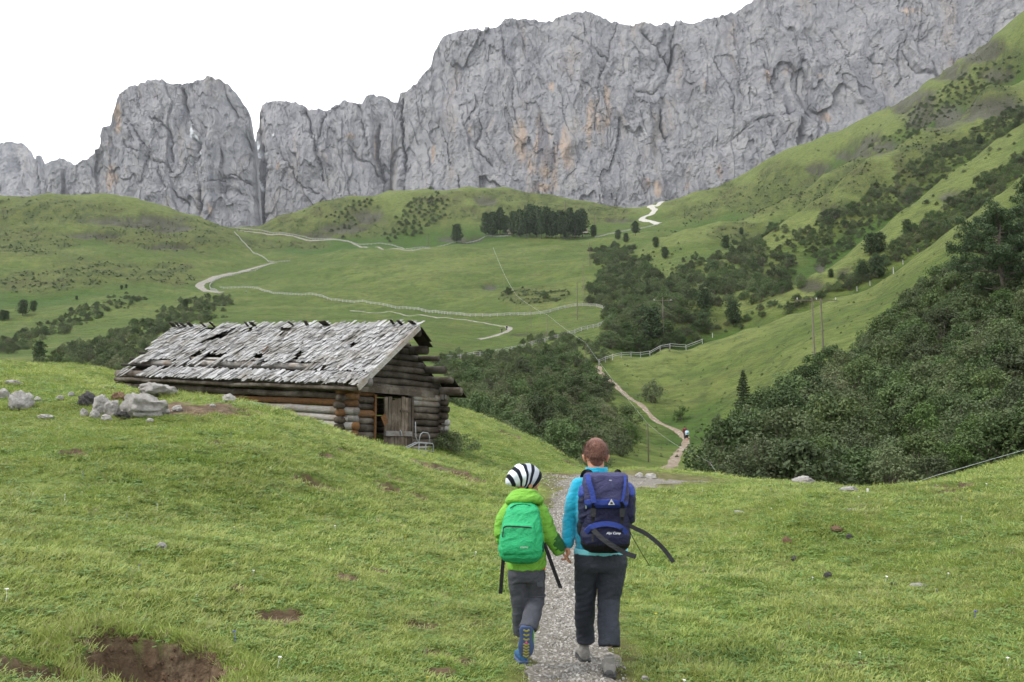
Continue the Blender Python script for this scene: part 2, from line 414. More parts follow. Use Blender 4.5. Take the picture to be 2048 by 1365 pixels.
# ---- cover masks on the far slopes, from survey outlines in the photo, as ground properties
UF = np.empty_like(XF); VF = np.empty_like(XF)
UF, VF = proj((XF, YF, ZF))
far = YF > 60
scrub = np.zeros_like(XF); bare = np.zeros_like(XF)
wn2 = fbm(XF*.02, YF*.02, 5.5, 5, gain=.6)
def blob(u, v, ru, rv, amp=1.0, dmin=60, dmax=1000):
    d = np.hypot((UF-u)/ru, (VF-v)/rv); return amp*(1-sstep(.6, 1.15, d+.35*wn2))*((YF > dmin) & (YF < dmax))
for b_ in [(120,420,160,28),(330,470,170,40),(60,480,120,30),(200,545,140,30),(70,560,90,28),(340,545,60,25),(560,450,90,28),(620,490,60,10),(1050,425,180,28),(880,420,70,40),(700,425,90,35),(1000,390,150,12),(1220,425,60,20),(1060,590,70,18),(700,460,160,20),(1400,420,60,20),(1100,590,40,14),(520,490,60,16),(1500,395,95,38),(1620,385,50,40),(1470,470,60,25),(1720,350,60,45),(1830,320,50,45),(1960,190,80,35),(1900,290,60,30),(1390,420,70,22),(1560,350,60,30),(1690,430,50,40),(1990,120,60,40),(1380,560,40,50),(1540,560,50,40)]:
    scrub = np.maximum(scrub, blob(*b_, dmin=195))
for b_ in [(270,440,100,14),(345,455,50,10),(735,430,38,18),(690,455,50,9),(640,470,30,7),(190,470,60,6),(330,493,60,5),(1945,95,70,30),(1990,215,60,24),(1870,230,70,34),(1740,290,55,26),(1830,200,70,30),(1890,140,50,24),(1690,310,30,14),(1640,335,30,12),(1660,420,20,20),(1860,235,30,25),(1930,230,30,14),(1990,150,40,14),(1620,568,28,14),(1640,535,12,10),(1700,545,25,12),(1905,395,30,14),(970,400,28,12),(925,478,40,6),(1060,668,45,5,1,200),(980,574,14,6),(1240,440,30,5),(1815,380,24,16)]:
    bare = np.maximum(bare, blob(*b_[:4], dmin=(b_[5] if len(b_) > 5 else 180)))
bare *= sstep(-.75, -.25, fbm(XF*.09, YF*.09, 2.1, 4))
ZF = ZF - bare*np.clip(YF*.004, 0, 2.5)

# ground colours (turf, dry grass, dwarf scrub, earth) as a vertex layer
def lerp(a, b, t_): return a+(np.asarray(b, np.float32)-a)*t_[..., None]
dd_ = np.hypot(XF, YF); kf = sstep(25, 160, dd_)
gN = fbm(XF*.9, YF*.9, 1.1, 4)*(1-kf)+fbm(XF*.05, YF*.05, 1.9, 5, gain=.6)*kf
gM = fbm(XF*.22, YF*.22, 2.6, 4)*(1-kf)+fbm(XF*.012, YF*.012, 6.9, 5, gain=.6)*kf
gF = fbm(XF*4, YF*4, 4.1, 3)*(1-kf)+fbm(XF*.25, YF*.25, 8.9, 3, gain=.7)*kf
g5 = fbm(XF*.03, YF*.09+ZF*.2, 5.9, 4)
def blur(Hh, n):
    for ax_ in (0, 1):
        c_ = np.cumsum(np.concatenate([np.repeat(Hh.take([0], ax_), n+1, ax_), Hh, np.repeat(Hh.take([-1], ax_), n, ax_)], ax_), ax_)
        k_ = Hh.shape[ax_]; Hh = (np.take(c_, np.arange(2*n+1, 2*n+1+k_), ax_)-np.take(c_, np.arange(k_), ax_))/(2*n+1)
    return Hh
hh_ = (ZF-EYE)/YF; curv = (hh_-blur(blur(hh_, 14), 14))*80*sstep(60, 130, dd_)     # drier crests, lusher hollows; light and dark painted stronger to bring out relief
C = np.zeros(XF.shape+(3,), np.float32)+np.float32([.098, .128, .034])
C = lerp(C, [.150, .172, .058], sstep(-.2, .7, gM))
C = lerp(C, [.078, .118, .026], .75*sstep(.0, .7, -gM))
C = lerp(C, [.165, .165, .066], .7*sstep(.05, .8, gN))
C = lerp(C, [.066, .098, .024], .6*sstep(.1, .7, -gN))
C = lerp(C, [.055, .082, .02], .5*sstep(.15, .8, gF))
C = lerp(C, [.115, .112, .045], .5*sstep(.1, .7, g5)*kf)
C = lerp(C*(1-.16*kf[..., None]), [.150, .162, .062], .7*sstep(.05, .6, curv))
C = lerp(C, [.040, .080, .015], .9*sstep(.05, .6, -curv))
scm = scrub*sstep(-.12, .22, fbm(XF*.11, YF*.07, 3.6, 5, gain=.68))
C = lerp(C, [.092, .094, .034], .75*scrub)
C = lerp(C, [.045, .056, .02], .85*scm)
C = lerp(C, [.088, .066, .042], .55*scm*sstep(0, .5, fbm(XF*.03, YF*.03, 13.6, 3)))
bcol = lerp(np.zeros_like(C)+np.float32([.050, .041, .036]), [.092, .082, .076], sstep(-.4, .5, fbm(XF*.05, YF*.05, 21.6, 4)))
C = C*np.float32([.985, 1.07, .80])
C = C+(bcol-C)*(bare*.92)[..., None]
scol = lerp(np.zeros_like(C)+np.float32([.080, .050, .031]), [.19, .135, .09], sstep(-.5, .6, fbm(XF*3, YF*3, 2.9, 4)))
C = C+(scol-C)*soil[..., None]
V = np.stack([XF, YF, ZF], -1).reshape(-1, 3)
me = mesh_np('ground', V, grid_faces(NS, NA))
ca_ = me.attributes.new('tint', 'FLOAT_COLOR', 'POINT'); ca_.data.foreach_set('color', np.concatenate([C, np.ones_like(C[..., :1])], -1).astype(np.float32).ravel())
attr(me, 'farness', sstep(30, 130, dd_)); attr(me, 'soil', soil)
def mat_grass():
    t = NT('grass_slope', .9, .1); p = t.pos()
    a_ = t.n('ShaderNodeAttribute'); a_.attribute_name = 'tint'
    n4 = t.noise(p, 14, 3, .7, .3, .7); ns = t.noise(p, .28, 6, .8, .47, .62)
    nf = t.noise(p, .8, 4, .8, .3, .7)
    c = t.mix(t.math('MULTIPLY', n4, .4), a_.outputs['Color'], t.mix(.5, a_.outputs['Color'], (.02, .03, .008)))
    c = t.mix(t.math('MULTIPLY', nf, .4), c, t.mix(.5, c, (.03, .04, .012)))
    n5 = t.noise(t.pos((.10, .10, 1.9)), 1.0, 4, .7, .42, .6)
    c = t.mix(t.math('MULTIPLY', n5, t.math('MULTIPLY', t.attr('farness'), .38)), c, t.mix(.55, c, (.03, .042, .012)))
    c = t.mix(t.math('MULTIPLY', ns, t.math('MULTIPLY', t.attr('farness'), .62)), c, (.034, .048, .015))
    c = t.mix(t.math('MULTIPLY', t.attr('soil'), t.noise(p, 22, 5, .75, .4, .7)), c, (.05, .031, .02))
    t.color(c)
    t.bump(t.math('ADD', t.math('MULTIPLY', t.math('ADD', nf, t.math('MULTIPLY', t.math('ADD', ns, t.math('MULTIPLY', n5, 1.5)), t.attr('farness'))), 2.5), t.math('MULTIPLY', n4, .2)), .7, .09); return t.m
M_GRASS = mat_grass()
ground = link('ground', me, M_GRASS, kind='structure')
# the rest of the land: behind and beside the viewer, out to the horizon
gb = MB(); ring = []
rr = [0, 8, 40, 200, 1000, 3000]
vv = []; ff = []
for i, r_ in enumerate(rr[1:]):
    for k in range(48):
        an = 2*math.pi*k/48; x, y = r_*math.cos(an), r_*math.sin(an); vv.append((x, y, -.9-.004*r_))
for i in range(len(rr)-2):
    for k in range(48):
        ff.append([i*48+k, i*48+(k+1) % 48, (i+1)*48+(k+1) % 48, (i+1)*48+k])
ff.append([k for k in range(48)])
me = bpy.data.meshes.new('terrain'); me.from_pydata(vv, [], ff); me.update()
ca_ = me.attributes.new('tint', 'FLOAT_COLOR', 'POINT'); ca_.data.foreach_set('color', np.tile(np.float32([.11, .135, .04, 1]), len(vv)))
link('terrain', me, M_GRASS, kind='structure')
# ------------------------------------------------------------------ rock walls
SKY_MAIN = [(770,470),(790,250),(800,192),(812,188),(822,182),(836,168),(850,150),(862,135),(870,112),(880,90),(892,78),(910,72),(940,68),(960,69),(985,63),(1003,52),(1012,44),(1030,40),(1060,38),(1090,38),(1115,36),(1135,29),(1160,27),(1178,30),(1190,38),(1215,47),(1245,55),(1262,60),(1275,53),(1290,52),(1310,56),(1330,52),(1345,58),(1350,46),(1365,48),(1380,54),(1400,47),(1430,38),(1470,26),(1485,17),(1500,8),(1515,-4),(1560,-20),(1640,-45),(1720,-30),(1850,-60),(2000,-90),(2150,-120),(2500,-200)]
SKY_LEFT = [(60,470),(95,360),(120,345),(150,335),(165,328),(190,312),(205,290),(213,268),(225,255),(233,225),(238,200),(246,187),(262,177),(285,169),(305,166),(330,166),(345,172),(360,173),(385,168),(405,160),(415,155),(430,160),(442,162),(460,175),(472,188),(485,205),(495,220),(502,238),(507,262),(512,300),(518,380),(526,470)]
SKY_MID = [(500,470),(508,330),(514,268),(520,258),(524,222),(527,212),(545,207),(567,203),(590,206),(605,212),(620,221),(640,223),(656,228),(662,226),(675,214),(690,206),(702,205),(712,210),(725,208),(735,194),(747,190),(762,193),(775,198),(785,206),(795,210),(805,220),(830,300),(860,470)]
SKY_FARL = [(-300,330),(-150,300),(-60,310),(0,295),(15,289),(35,287),(52,293),(62,303),(70,318),(77,326),(82,312),(88,322),(93,336),(110,325),(125,321),(140,325),(152,332),(160,350),(200,400),(240,470)]
CRACKS = { # (u,v) lines of chimneys and ledges, width px, depth m
 'main': [([(806,200),(808,290),(812,370),(818,420)],5,30),([(762,270),(766,330),(775,370),(790,400)],7,26),([(1345,100),(1340,150),(1325,185),(1320,220),(1322,260),(1330,290),(1338,305)],5,26),([(1285,75),(1310,100),(1340,140)],4,18),([(1340,140),(1345,70)],4,16),([(1270,190),(1300,190),(1322,180)],3,12),([(1145,70),(1180,100),(1210,125),(1240,150)],3,10),([(1530,130),(1545,165),(1555,190)],6,14),([(1800,110),(1830,150),(1880,160)],7,14),([(1030,90),(1025,190),(1040,270)],3,10),([(940,270),(960,310),(985,335)],3,12),([(880,250),(905,330),(930,400)],3,12),([(1400,90),(1460,190),(1470,290)],3,8),([(1600,120),(1590,190),(1640,260)],3,8),([(1230,60),(1200,160),(1185,260)],3,8),([(980,150),(960,220),(955,300)],3,9),([(1440,300),(1500,250),(1580,230)],4,8),([(1660,60),(1700,110),(1760,140)],4,9),([(690,300),(740,330),(780,370)],4,16)],
 'left': [([(365,180),(380,250),(395,290),(400,340),(398,400),(402,430)],7,34),([(300,235),(340,260),(352,330)],4,14),([(250,230),(300,300),(330,370),(380,410)],4,14),([(440,165),(470,230),(490,270),(505,300)],4,16),([(420,360),(460,350),(500,370)],4,12),([(430,390),(450,375),(480,385)],8,18),([(240,290),(290,310),(350,350)],3,10)],
 'mid': [([(610,225),(625,270),(640,330),(650,360)],6,24),([(655,232),(640,280)],4,14),([(720,215),(728,270),(735,310)],4,16),([(755,250),(760,330),(775,380)],8,30),([(560,300),(600,370),(640,390)],4,12),([(520,270),(530,340),(522,400),(525,440)],8,36),([(700,300),(740,330),(785,380)],4,14)],
 'farl': [([(80,330),(84,390)],5,20),([(30,300),(45,360)],3,8)]}
TAN = {'main': [(1045,290,16,50),(1085,300,18,65),(1100,330,26,40),(1070,330,24,30),(1180,240,16,55),(1195,265,14,40),(1215,220,10,40),(865,310,5,22),(1085,380,30,14),(1130,310,12,50),(1575,150,16,16),(1640,155,14,10),(1530,160,8,25),(1650,230,18,10),(1900,130,20,12),(1820,30,20,12),(1310,380,12,20),(1290,370,12,14),(1100,175,8,14),(1400,185,6,22),(1440,350,14,20),(1370,375,10,14),(1000,135,5,20),(940,270,5,25)],
 'left': [(240,235,8,35),(228,350,10,28),(225,365,14,18),(420,420,8,20),(250,200,6,14)], 'mid': [(705,280,8,12),(752,300,7,40),(560,335,5,10)], 'farl': [(155,370,6,26)]}
SNOW = {'left': [(388,262,3,14),(394,280,3,12),(400,305,2,6)], 'mid': [(515,300,4,14),(523,310,6,8),(518,350,5,16),(522,370,3,10),(548,272,2,5),(642,340,2,8)], 'main': [], 'farl': []}
def wall(key, sky, D, vbot, nu, nv, back):
    us = np.linspace(sky[0][0], sky[-1][0], nu)
    vt = np.interp(us, [p[0] for p in sky], [p[1] for p in sky])
    jag = fbm(us*.075, us*0, 3.3+len(key), 5, gain=.62)
    vt = vt - 3.6*jag
    vb = np.interp(us, [p[0] for p in vbot], [p[1] for p in vbot]); vb = np.maximum(vb, vt+6)
    d0 = np.interp(us, [p[0] for p in D], [p[1] for p in D])
    tt = np.linspace(0, 1, nv)[:, None]
    UU = np.broadcast_to(us, (nv, nu)).copy(); VV = vb+(vt-vb)*tt
    a = (UU-1024)/FPX; b = (682.5-VV)/FPX; yy = CP-b*SP; ax = a/yy; hz = (SP+b*CP)/yy
    # wall-plane coordinates in metres for the relief
    X = ax*d0; Zm = hz*d0
    lean = .30*(Zm-hz[0:1]*d0)                       # leans back
    edge = np.zeros_like(X)
    xw = X+14*fbm(X*.012, Zm*.012, 1.3, 3); zw = Zm+14*fbm(X*.012, Zm*.012, 8.3, 3)
    rel = 11*fbm(xw*.0085, zw*.0032, 4.4, 3, gain=.5, ridged=True)
    edge_ = np.zeros_like(X)
    for fx_, fz_, am, sd in ((1/80., 1/260., 9, 1), (1/36., 1/100., 5.0, 9), (1/17., 1/38., 2.6, 23), (1/8., 1/13., 1.5, 41)):   # fractured blocks
        xx_ = X+.35/fx_*fbm(X*fx_*1.3, Zm*fz_*1.3, sd+.7, 3); zz_ = Zm+.35/fz_*fbm(X*fx_*1.3, Zm*fz_*1.3, sd+5.7, 3)
        ii, ox, oy, bd = worley((xx_+.35*zz_)*fx_, zz_*fz_, sd); r1 = (ii*37 % 101)/101.-.5; r2 = (ii*61 % 97)/97.-.5; r3 = (ii*17 % 89)/89.-.5
        rel += am*(1.1*r1+1.5*r2*ox+1.3*r3*oy); edge_ = np.maximum(edge_, np.exp(-(bd/.05)**2)*min(1, am/6))
    rel += 1.6*fbm(xw*.11, zw*.07, 3.9, 4, gain=.65)
    st = zw*.022+.8*fbm(xw*.006, zw*.006, 7.1, 3); fr = st-np.floor(st)
    rel += 6*(sstep(0, .8, fr)-fr)                   # broken ledges
    crk = np.zeros_like(X)
    wu = UU+6*fbm(X*.025, Zm*.025, 5.2, 5, gain=.6); wv = VV+6*fbm(X*.025, Zm*.025, 15.2, 5, gain=.6)
    for line, wd, dep in CRACKS[key]:
        pdl = polydist(wu, wv, line); m = np.exp(-(pdl/(wd*.36))**2)*sstep(-.55, .1, fbm(X*.03, Zm*.012, 51., 3)); rel -= dep*m*.42+dep*.28*np.exp(-(pdl/(wd*1.6))**2); crk = np.maximum(crk, m)
    tan = np.zeros_like(X)
    for u, v, ru, rv in TAN[key]:
        dd = np.hypot((wu-u)/ru, (wv-v)/rv)+.5*fbm(X*.05, Zm*.012, 11.2, 4)
        tan = np.maximum(tan, 1-sstep(.55, 1.1, dd))
    snow = np.zeros_like(X)
    for u, v, ru, rv in SNOW[key]:
        snow = np.maximum(snow, 1-sstep(.6, 1.0, np.hypot((wu-u)/ru, (wv-v)/rv)))
    y = d0+lean-rel
    # keep each point on its line of sight height: place at real depth y with true x, z scaled by depth of the mean wall
    sc_ = (d0+lean)/d0
    P = np.stack([X*sc_, y, EYE+Zm*sc_], -1)
    # top cap running back
    cap = P[-1:].copy(); cap[..., 1] += 14; cap[..., 2] -= 14
    cap0 = P[-1:].copy(); cap0[..., 1] += 12; cap0[..., 2] += 1
    Pn = np.concatenate([P, cap0, cap], 0)
    e = lambda q: np.concatenate([q, q[-1:], q[-1:]], 0)
    me = mesh_np('mountain', Pn.reshape(-1, 3), grid_faces(nv+2, nu), False)
    C = np.zeros(X.shape+(3,), np.float32)+np.float32([.345, .347, .372])
    C = lerp(C, [.42, .417, .43], sstep(-.5, .6, fbm(X*.02, Zm*.02, 1.1, 6, gain=.65)))
    C = lerp(C, [.27, .273, .30], .75*sstep(.1, .75, fbm(xw*.05, zw*.02, 2.1, 6, gain=.7)))
    C = lerp(C, [.47, .462, .46], .6*sstep(.1, .8, fbm(X*.06, Zm*.09, 3.1, 5, gain=.7)))
    C = lerp(C, [.215, .22, .25], .8*sstep(.35, .85, fbm(xw*.03, zw*.006, 14.1, 5, gain=.65)))
    C = lerp(C, [.43, .35, .28], .35*sstep(.4, .85, fbm(xw*.022, zw*.006, 17.1, 5, gain=.65)))
    C = lerp(C, [.54, .41, .31], .95*tan*sstep(-.65, .2, fbm(X*.06, Zm*.012, 27.1, 4)))
    C = lerp(C, [.11, .115, .145], .75*sstep(.1, .5, fbm(X*.05, Zm*.008, 29.1, 4))*np.clip(tan*1.5, 0, 1))
    C = lerp(C, [.11, .11, .125], .7*crk); C = lerp(C, [.16, .16, .175], .65*edge_*sstep(-.3, .4, fbm(X*.02, Zm*.02, 61., 3))); C = lerp(C, [.24, .243, .27], .55*sstep(.15, .7, fbm(xw*.12, zw*.012, 71., 4, gain=.6)))  # shade of cracks and block borders deepened in the colour
    C = C*np.float32([.71, .70, .688]); C = lerp(C, [.75, .77, .80], snow)
    ca_ = me.attributes.new('tint', 'FLOAT_COLOR', 'POINT'); C = e(C)
    ca_.data.foreach_set('color', np.concatenate([C, np.ones_like(C[..., :1])], -1).astype(np.float32).ravel())
    return me
def mat_rock():
    t = NT('dolomite_rock', .92, .1); p = t.pos((1, 1, .55))
    a_ = t.n('ShaderNodeAttribute'); a_.attribute_name = 'tint'
    n = t.noise(p, .22, 8, .82, .25, .75)
    t.color(t.mix(t.math('MULTIPLY', n, .45), a_.outputs['Color'], t.mix(.6, a_.outputs['Color'], (.24, .24, .26))))
    t.bump(n, .9, 3.4); return t.m
M_ROCK = mat_rock()
for key, sky, D, vb, nu, nv, back in (
    ('farl', SKY_FARL, [(-300,2300),(250,2300)], [(-300,470),(250,480)], 170, 90, 300),
    ('left', SKY_LEFT, [(60,1750),(160,1690),(240,1640),(410,1600),(480,1610),(526,1640)], [(60,480),(526,480)], 330, 240, 200),
    ('mid', SKY_MID, [(500,1900),(560,1840),(660,1800),(740,1760),(860,1800)], [(500,480),(860,480)], 270, 190, 200),
    ('main', SKY_MAIN, [(770,1720),(800,1660),(850,1620),(900,1580),(1000,1540),(1150,1500),(1350,1460),(1600,1380),(2048,1250),(2500,1150)], [(770,480),(1300,450),(1700,330),(2048,150),(2500,-20)], 960, 330, 200)):
    link('mountain', wall(key, sky, D, vb, nu, nv, back), M_ROCK, kind='structure')
# ------------------------------------------------------------------ people
def ell(mb, c, r, rot=None, n=16, m=10):
    c = Vector(c); Q = Euler(rot).to_matrix() if rot else Matrix.Identity(3); b = len(mb.v); vs = []
    for i in range(1, m):
        th = math.pi*i/m
        for j in range(n):
            ph = 2*math.pi*j/n; vs.append(c+Q @ Vector((r[0]*math.sin(th)*math.cos(ph), r[1]*math.sin(th)*math.sin(ph), r[2]*math.cos(th))))
    top = c+Q @ Vector((0, 0, r[2])); bot = c-Q @ Vector((0, 0, r[2])); mb.v += [tuple(v) for v in vs]+[tuple(top), tuple(bot)]
    T, B_ = b+(m-1)*n, b+(m-1)*n+1
    for j in range(n): mb.f.append([T, b+j, b+(j+1) % n]); mb.f.append([B_, b+(m-2)*n+(j+1) % n, b+(m-2)*n+j])
    for i in range(m-2):
        for j in range(n): mb.f.append([b+i*n+j, b+(i+1)*n+j, b+(i+1)*n+(j+1) % n, b+i*n+(j+1) % n])
def loft(mb, rings, n=28, ex=2.0):
    """rings: (centre, A, B) half-axis vectors; ex = superellipse exponent"""
    b = len(mb.v)
    for c, A, B_ in rings:
        for j in range(n):
            t = 2*math.pi*j/n; cx, sy = math.cos(t), math.sin(t)
            p = Vector(c)+Vector(A)*(abs(cx)**(2/ex)*(1 if cx > 0 else -1))+Vector(B_)*(abs(sy)**(2/ex)*(1 if sy > 0 else -1)); mb.v.append(tuple(p))
    for i in range(len(rings)-1):
        for j in range(n): mb.f.append([b+i*n+j, b+i*n+(j+1) % n, b+(i+1)*n+(j+1) % n, b+(i+1)*n+j])
    mb.f.append([b+j for j in range(n)][::-1]); mb.f.append([b+(len(rings)-1)*n+j for j in range(n)])
def limb(mb, pts_, rad_, n=14, last=True): mb.tube(pts_, rad_, n); [ell(mb, p, (r, r, r), None, 12, 8) for p, r in list(zip(pts_, rad_))[:None if last else -1]]
def solid(mb, voxel, smooth=4, fold=0.0, fscale=(9, 9, 22), seed=1.0, deci=0.0, lo=None):
    """fuse the shapes into one continuous surface; fold = cloth crease depth"""
    me = mb.mesh('tmp'); o = bpy.data.objects.new('tmp', me); COL.objects.link(o)
    bm = bmesh.new(); bm.from_mesh(me); bmesh.ops.recalc_face_normals(bm, faces=bm.faces); bm.to_mesh(me); bm.free()
    r = o.modifiers.new('r', 'REMESH'); r.mode = 'VOXEL'; r.voxel_size = voxel
    s = o.modifiers.new('s', 'SMOOTH'); s.factor = .5; s.iterations = smooth
    if deci: d = o.modifiers.new('d', 'DECIMATE'); d.ratio = deci
    dg = bpy.context.evaluated_depsgraph_get(); out = bpy.data.meshes.new_from_object(o.evaluated_get(dg)); bpy.data.objects.remove(o); bpy.data.meshes.remove(me)
    n = len(out.vertices); V = np.empty(n*3, np.float32); N = np.empty(n*3, np.float32); out.vertices.foreach_get('co', V); out.vertex_normals.foreach_get('vector', N); V = V.reshape(-1, 3); N = N.reshape(-1, 3)
    if fold:
        w = fbm(V[:, 0]*fscale[0]+V[:, 1]*5+seed, V[:, 2]*fscale[2]-V[:, 0]*fscale[0]*.8, seed, 3, gain=.5, ridged=True)-.4+.6*fbm(V[:, 0]*7+V[:, 1]*3, V[:, 2]*7, seed+3, 2)
        w = w+.30*fbm(V[:, 0]*24+V[:, 1]*14+seed, V[:, 2]*26-V[:, 0]*16, seed+9, 2, ridged=True); V = V+N*(fold*w)[:, None]; out.vertices.foreach_set('co', V.ravel())
    out.polygons.foreach_set('use_smooth', np.full(len(out.polygons), True)); out.update(); return out
def cloth(name, col, col2=None, rough=.85, sheen=0.0, sc=260, bump=.25):
    t = NT(name, rough, .2); p = t.coord('Object'); c = col
    n0 = t.noise(p, 7, 3, .6, .3, .7); c = t.mix(t.math('MULTIPLY', n0, .5), col, col2 or tuple(q*.72 for q in col)); t.color(c)
    if sheen: t.b.inputs['Sheen Weight'].default_value = sheen
    h_ = t.math('ADD', t.noise(p, sc, 2, .5, .2, .8), t.math('MULTIPLY', t.noise(t.coord('Object', (1, 1, 1.6)), 20, 4, .65, .2, .8, 1.2), 4.0)); t.bump(h_, bump*1.8, .005); return t.m
def skin_mat(name, a, b):
    t = NT(name, .5, .35); c = t.mix(t.noise(t.coord('Object'), 40, 3, .6), a, b); t.color(c); t.b.inputs['Subsurface Weight'].default_value = .08; t.b.inputs['Subsurface Radius'].default_value = (.01, .004, .002); return t.m
M_SKIN = skin_mat('skin', (.46, .235, .155), (.40, .19, .125))
M_SKINC = skin_mat('skin_tanned', (.47, .24, .145), (.40, .18, .11))
M_EYE = NT('eye', .2, .5).color((.03, .02, .015)); M_LIP = NT('lips', .5, .3).color((.36, .12, .10))
def hand(mb, wrist, knuckle, side, curl_dir, L_, thumb_dir, curl=1.0, spread=1.0):
    """palm from wrist to knuckles, four bent fingers and a thumb; side = across-palm unit, curl_dir = where the fingers close to"""
    wrist, knuckle, side, curl_dir, thumb_dir = (Vector(q) for q in (wrist, knuckle, side, curl_dir, thumb_dir)); ax = (knuckle-wrist).normalized(); pw = L_*.21
    loft(mb, [(wrist-ax*.02, side*L_*.15, curl_dir*L_*.11), (wrist.lerp(knuckle, .35), side*pw*.95, curl_dir*L_*.10), (wrist.lerp(knuckle, .8), side*pw*1.05, curl_dir*L_*.085), (knuckle, side*pw, curl_dir*L_*.07)], 16, 2.4)
    for k, (o, ln) in enumerate(((-.78, .36), (-.26, .42), (.26, .40), (.78, .31))):
        b = knuckle+side*pw*o*spread-ax*.004; l = L_*ln; d1 = (ax*.85+curl_dir*.5*curl).normalized(); d2 = (ax*.25+curl_dir*1.0*curl).normalized(); d3 = (ax*-.45*curl+curl_dir*.9).normalized(); r = L_*.052
        p1 = b+d1*l*.45; p2 = p1+d2*l*.33; p3 = p2+d3*l*.24; mb.tube([b-ax*.012, p1, p2, p3], [r*1.05, r, r*.92, r*.72], 9); ell(mb, p3, (r*.74,)*3, None, 8, 6)
    tb = wrist.lerp(knuckle, .30)+thumb_dir*pw*.8; t1 = tb+(thumb_dir*.75+ax*.7).normalized()*L_*.17; t2 = t1+(ax*.8+curl_dir*.6+thumb_dir*.1).normalized()*L_*.14; r = L_*.062
    mb.tube([wrist.lerp(knuckle, .2), tb, t1, t2], [r*1.2, r*1.15, r, r*.75], 9); ell(mb, t2, (r*.76,)*3, None, 8, 6)
def head_shape(mb, c, s, yaw):
    """skull, jaw, nose, brow, lips, ears around c; face looks to +Y turned by yaw"""
    Q = Matrix.Rotation(yaw, 3, 'Z'); P = lambda x, y, z: Vector(c)+Q @ Vector((x, y, z))*s; e = (0, 0, yaw)
    ell(mb, P(0, -.012, .025), (.076*s, .094*s, .098*s), e, 22, 14); ell(mb, P(0, .022, -.045), (.062*s, .070*s, .075*s), e, 20, 12); ell(mb, P(0, .055, -.088), (.034*s, .032*s, .03*s), e)
    mb.tube([P(0, .088, .012), P(0, .107, -.02), P(0, .093, -.032)], [.009*s, .014*s, .010*s], 8); ell(mb, P(0, .098, -.028), (.019*s, .012*s, .010*s), e)
    ell(mb, P(0, .076, .028), (.055*s, .018*s, .012*s), e); ell(mb, P(0, .084, -.060), (.024*s, .010*s, .009*s), e)
    ell(mb, P(.045, .055, -.025), (.022*s, .022*s, .02*s), e); ell(mb, P(-.045, .055, -.025), (.022*s, .022*s, .02*s), e)
    for sg in (-1, 1): ell(mb, P(.088*sg, -.012, -.022), (.012*s, .021*s, .034*s), (0, .25*sg, yaw), 12, 8); ell(mb, P(.096*sg, -.018, -.018), (.006*s, .016*s, .027*s), (0, .3*sg, yaw), 10, 8)
    return P
def face_bits(P, s, parent, yaw):
    for sg in (-1, 1):
        m = MB(); ell(m, P(.031*sg, .079, .008), (.013*s, .008*s, .008*s), (0, 0, yaw), 12, 8); m.build('eye', M_EYE, parent, True)
    m = MB(); ell(m, P(0, .0935, -.060), (.021*s, .005*s, .006*s), (0, 0, yaw), 12, 6); m.build('mouth', M_LIP, parent, True)
def strands(P, yaw, s, n, seed, mat, parent, ln=.022, low=-.05):
    rng = np.random.default_rng(seed); d = rng.normal(size=(n*3, 3)); d /= np.linalg.norm(d, axis=1, keepdims=True)
    ok = (d[:, 2] > -.62) & ~((d[:, 1] > .45) & (d[:, 2] < .45)) & ~((abs(d[:, 0]) > .72) & (d[:, 2] < -.12)); d = d[ok][:n]; Q = np.array(Matrix.Rotation(yaw, 3, 'Z')); c = np.array(P(0, -.014, .026))
    base = d*np.array([.080, .098, .101])*s; flow = np.stack([d[:, 0]*.25, -.25-.2*d[:, 1], -.65-.2*d[:, 2]], 1)+rng.normal(size=d.shape)*.28; flow += d*.32; flow /= np.linalg.norm(flow, axis=1, keepdims=True)
    L_ = ln*(.6+.8*rng.random(len(d)))[:, None]; L_ = L_*np.where(d[:, 2:3] < -.25, .45, 1.0); wv = np.cross(flow, d); wv /= np.linalg.norm(wv, axis=1, keepdims=True)+1e-6; w = .0011
    V = np.stack([base-wv*w, base+wv*w, base+flow*L_*.6+wv*w*.7+d*.002, base+flow*L_*.6-wv*w*.7+d*.002], 1).reshape(-1, 3); V = V@Q.T+c
    me = mesh_np('hair_strands', V, np.arange(len(V)).reshape(-1, 4), True); return link('hair_strands', me, mat, parent)
M_HAIR = NT('brown_hair', .5, .35); _n = M_HAIR.noise(M_HAIR.coord('Object'), 45, 4, .7, .3, .7); M_HAIR = M_HAIR.color(M_HAIR.mix(_n, (.075, .030, .021), (.21, .095, .066)))
_t = NT('hair_strand', .45, .4); _g = _t.n('ShaderNodeNewGeometry'); M_STRAND = _t.color(_t.mix(_g.outputs['Random Per Island'], (.045, .018, .012), (.27, .125, .085)))
def W(u, v, d): return pt(u, v, d)
def gz(x, y): return float(zat(x, y))
X_, Y_, Z_ = Vector((1, 0, 0)), Vector((0, 1, 0)), Vector((0, 0, 1))
PXA = 6.5/FPX; PXC = 6.36/FPX
def shift(mb, o): mb.v = [tuple(Vector(v)-o) for v in mb.v]; return mb
HC = W(1131, 1110, 6.42)                                 # where the two hands meet

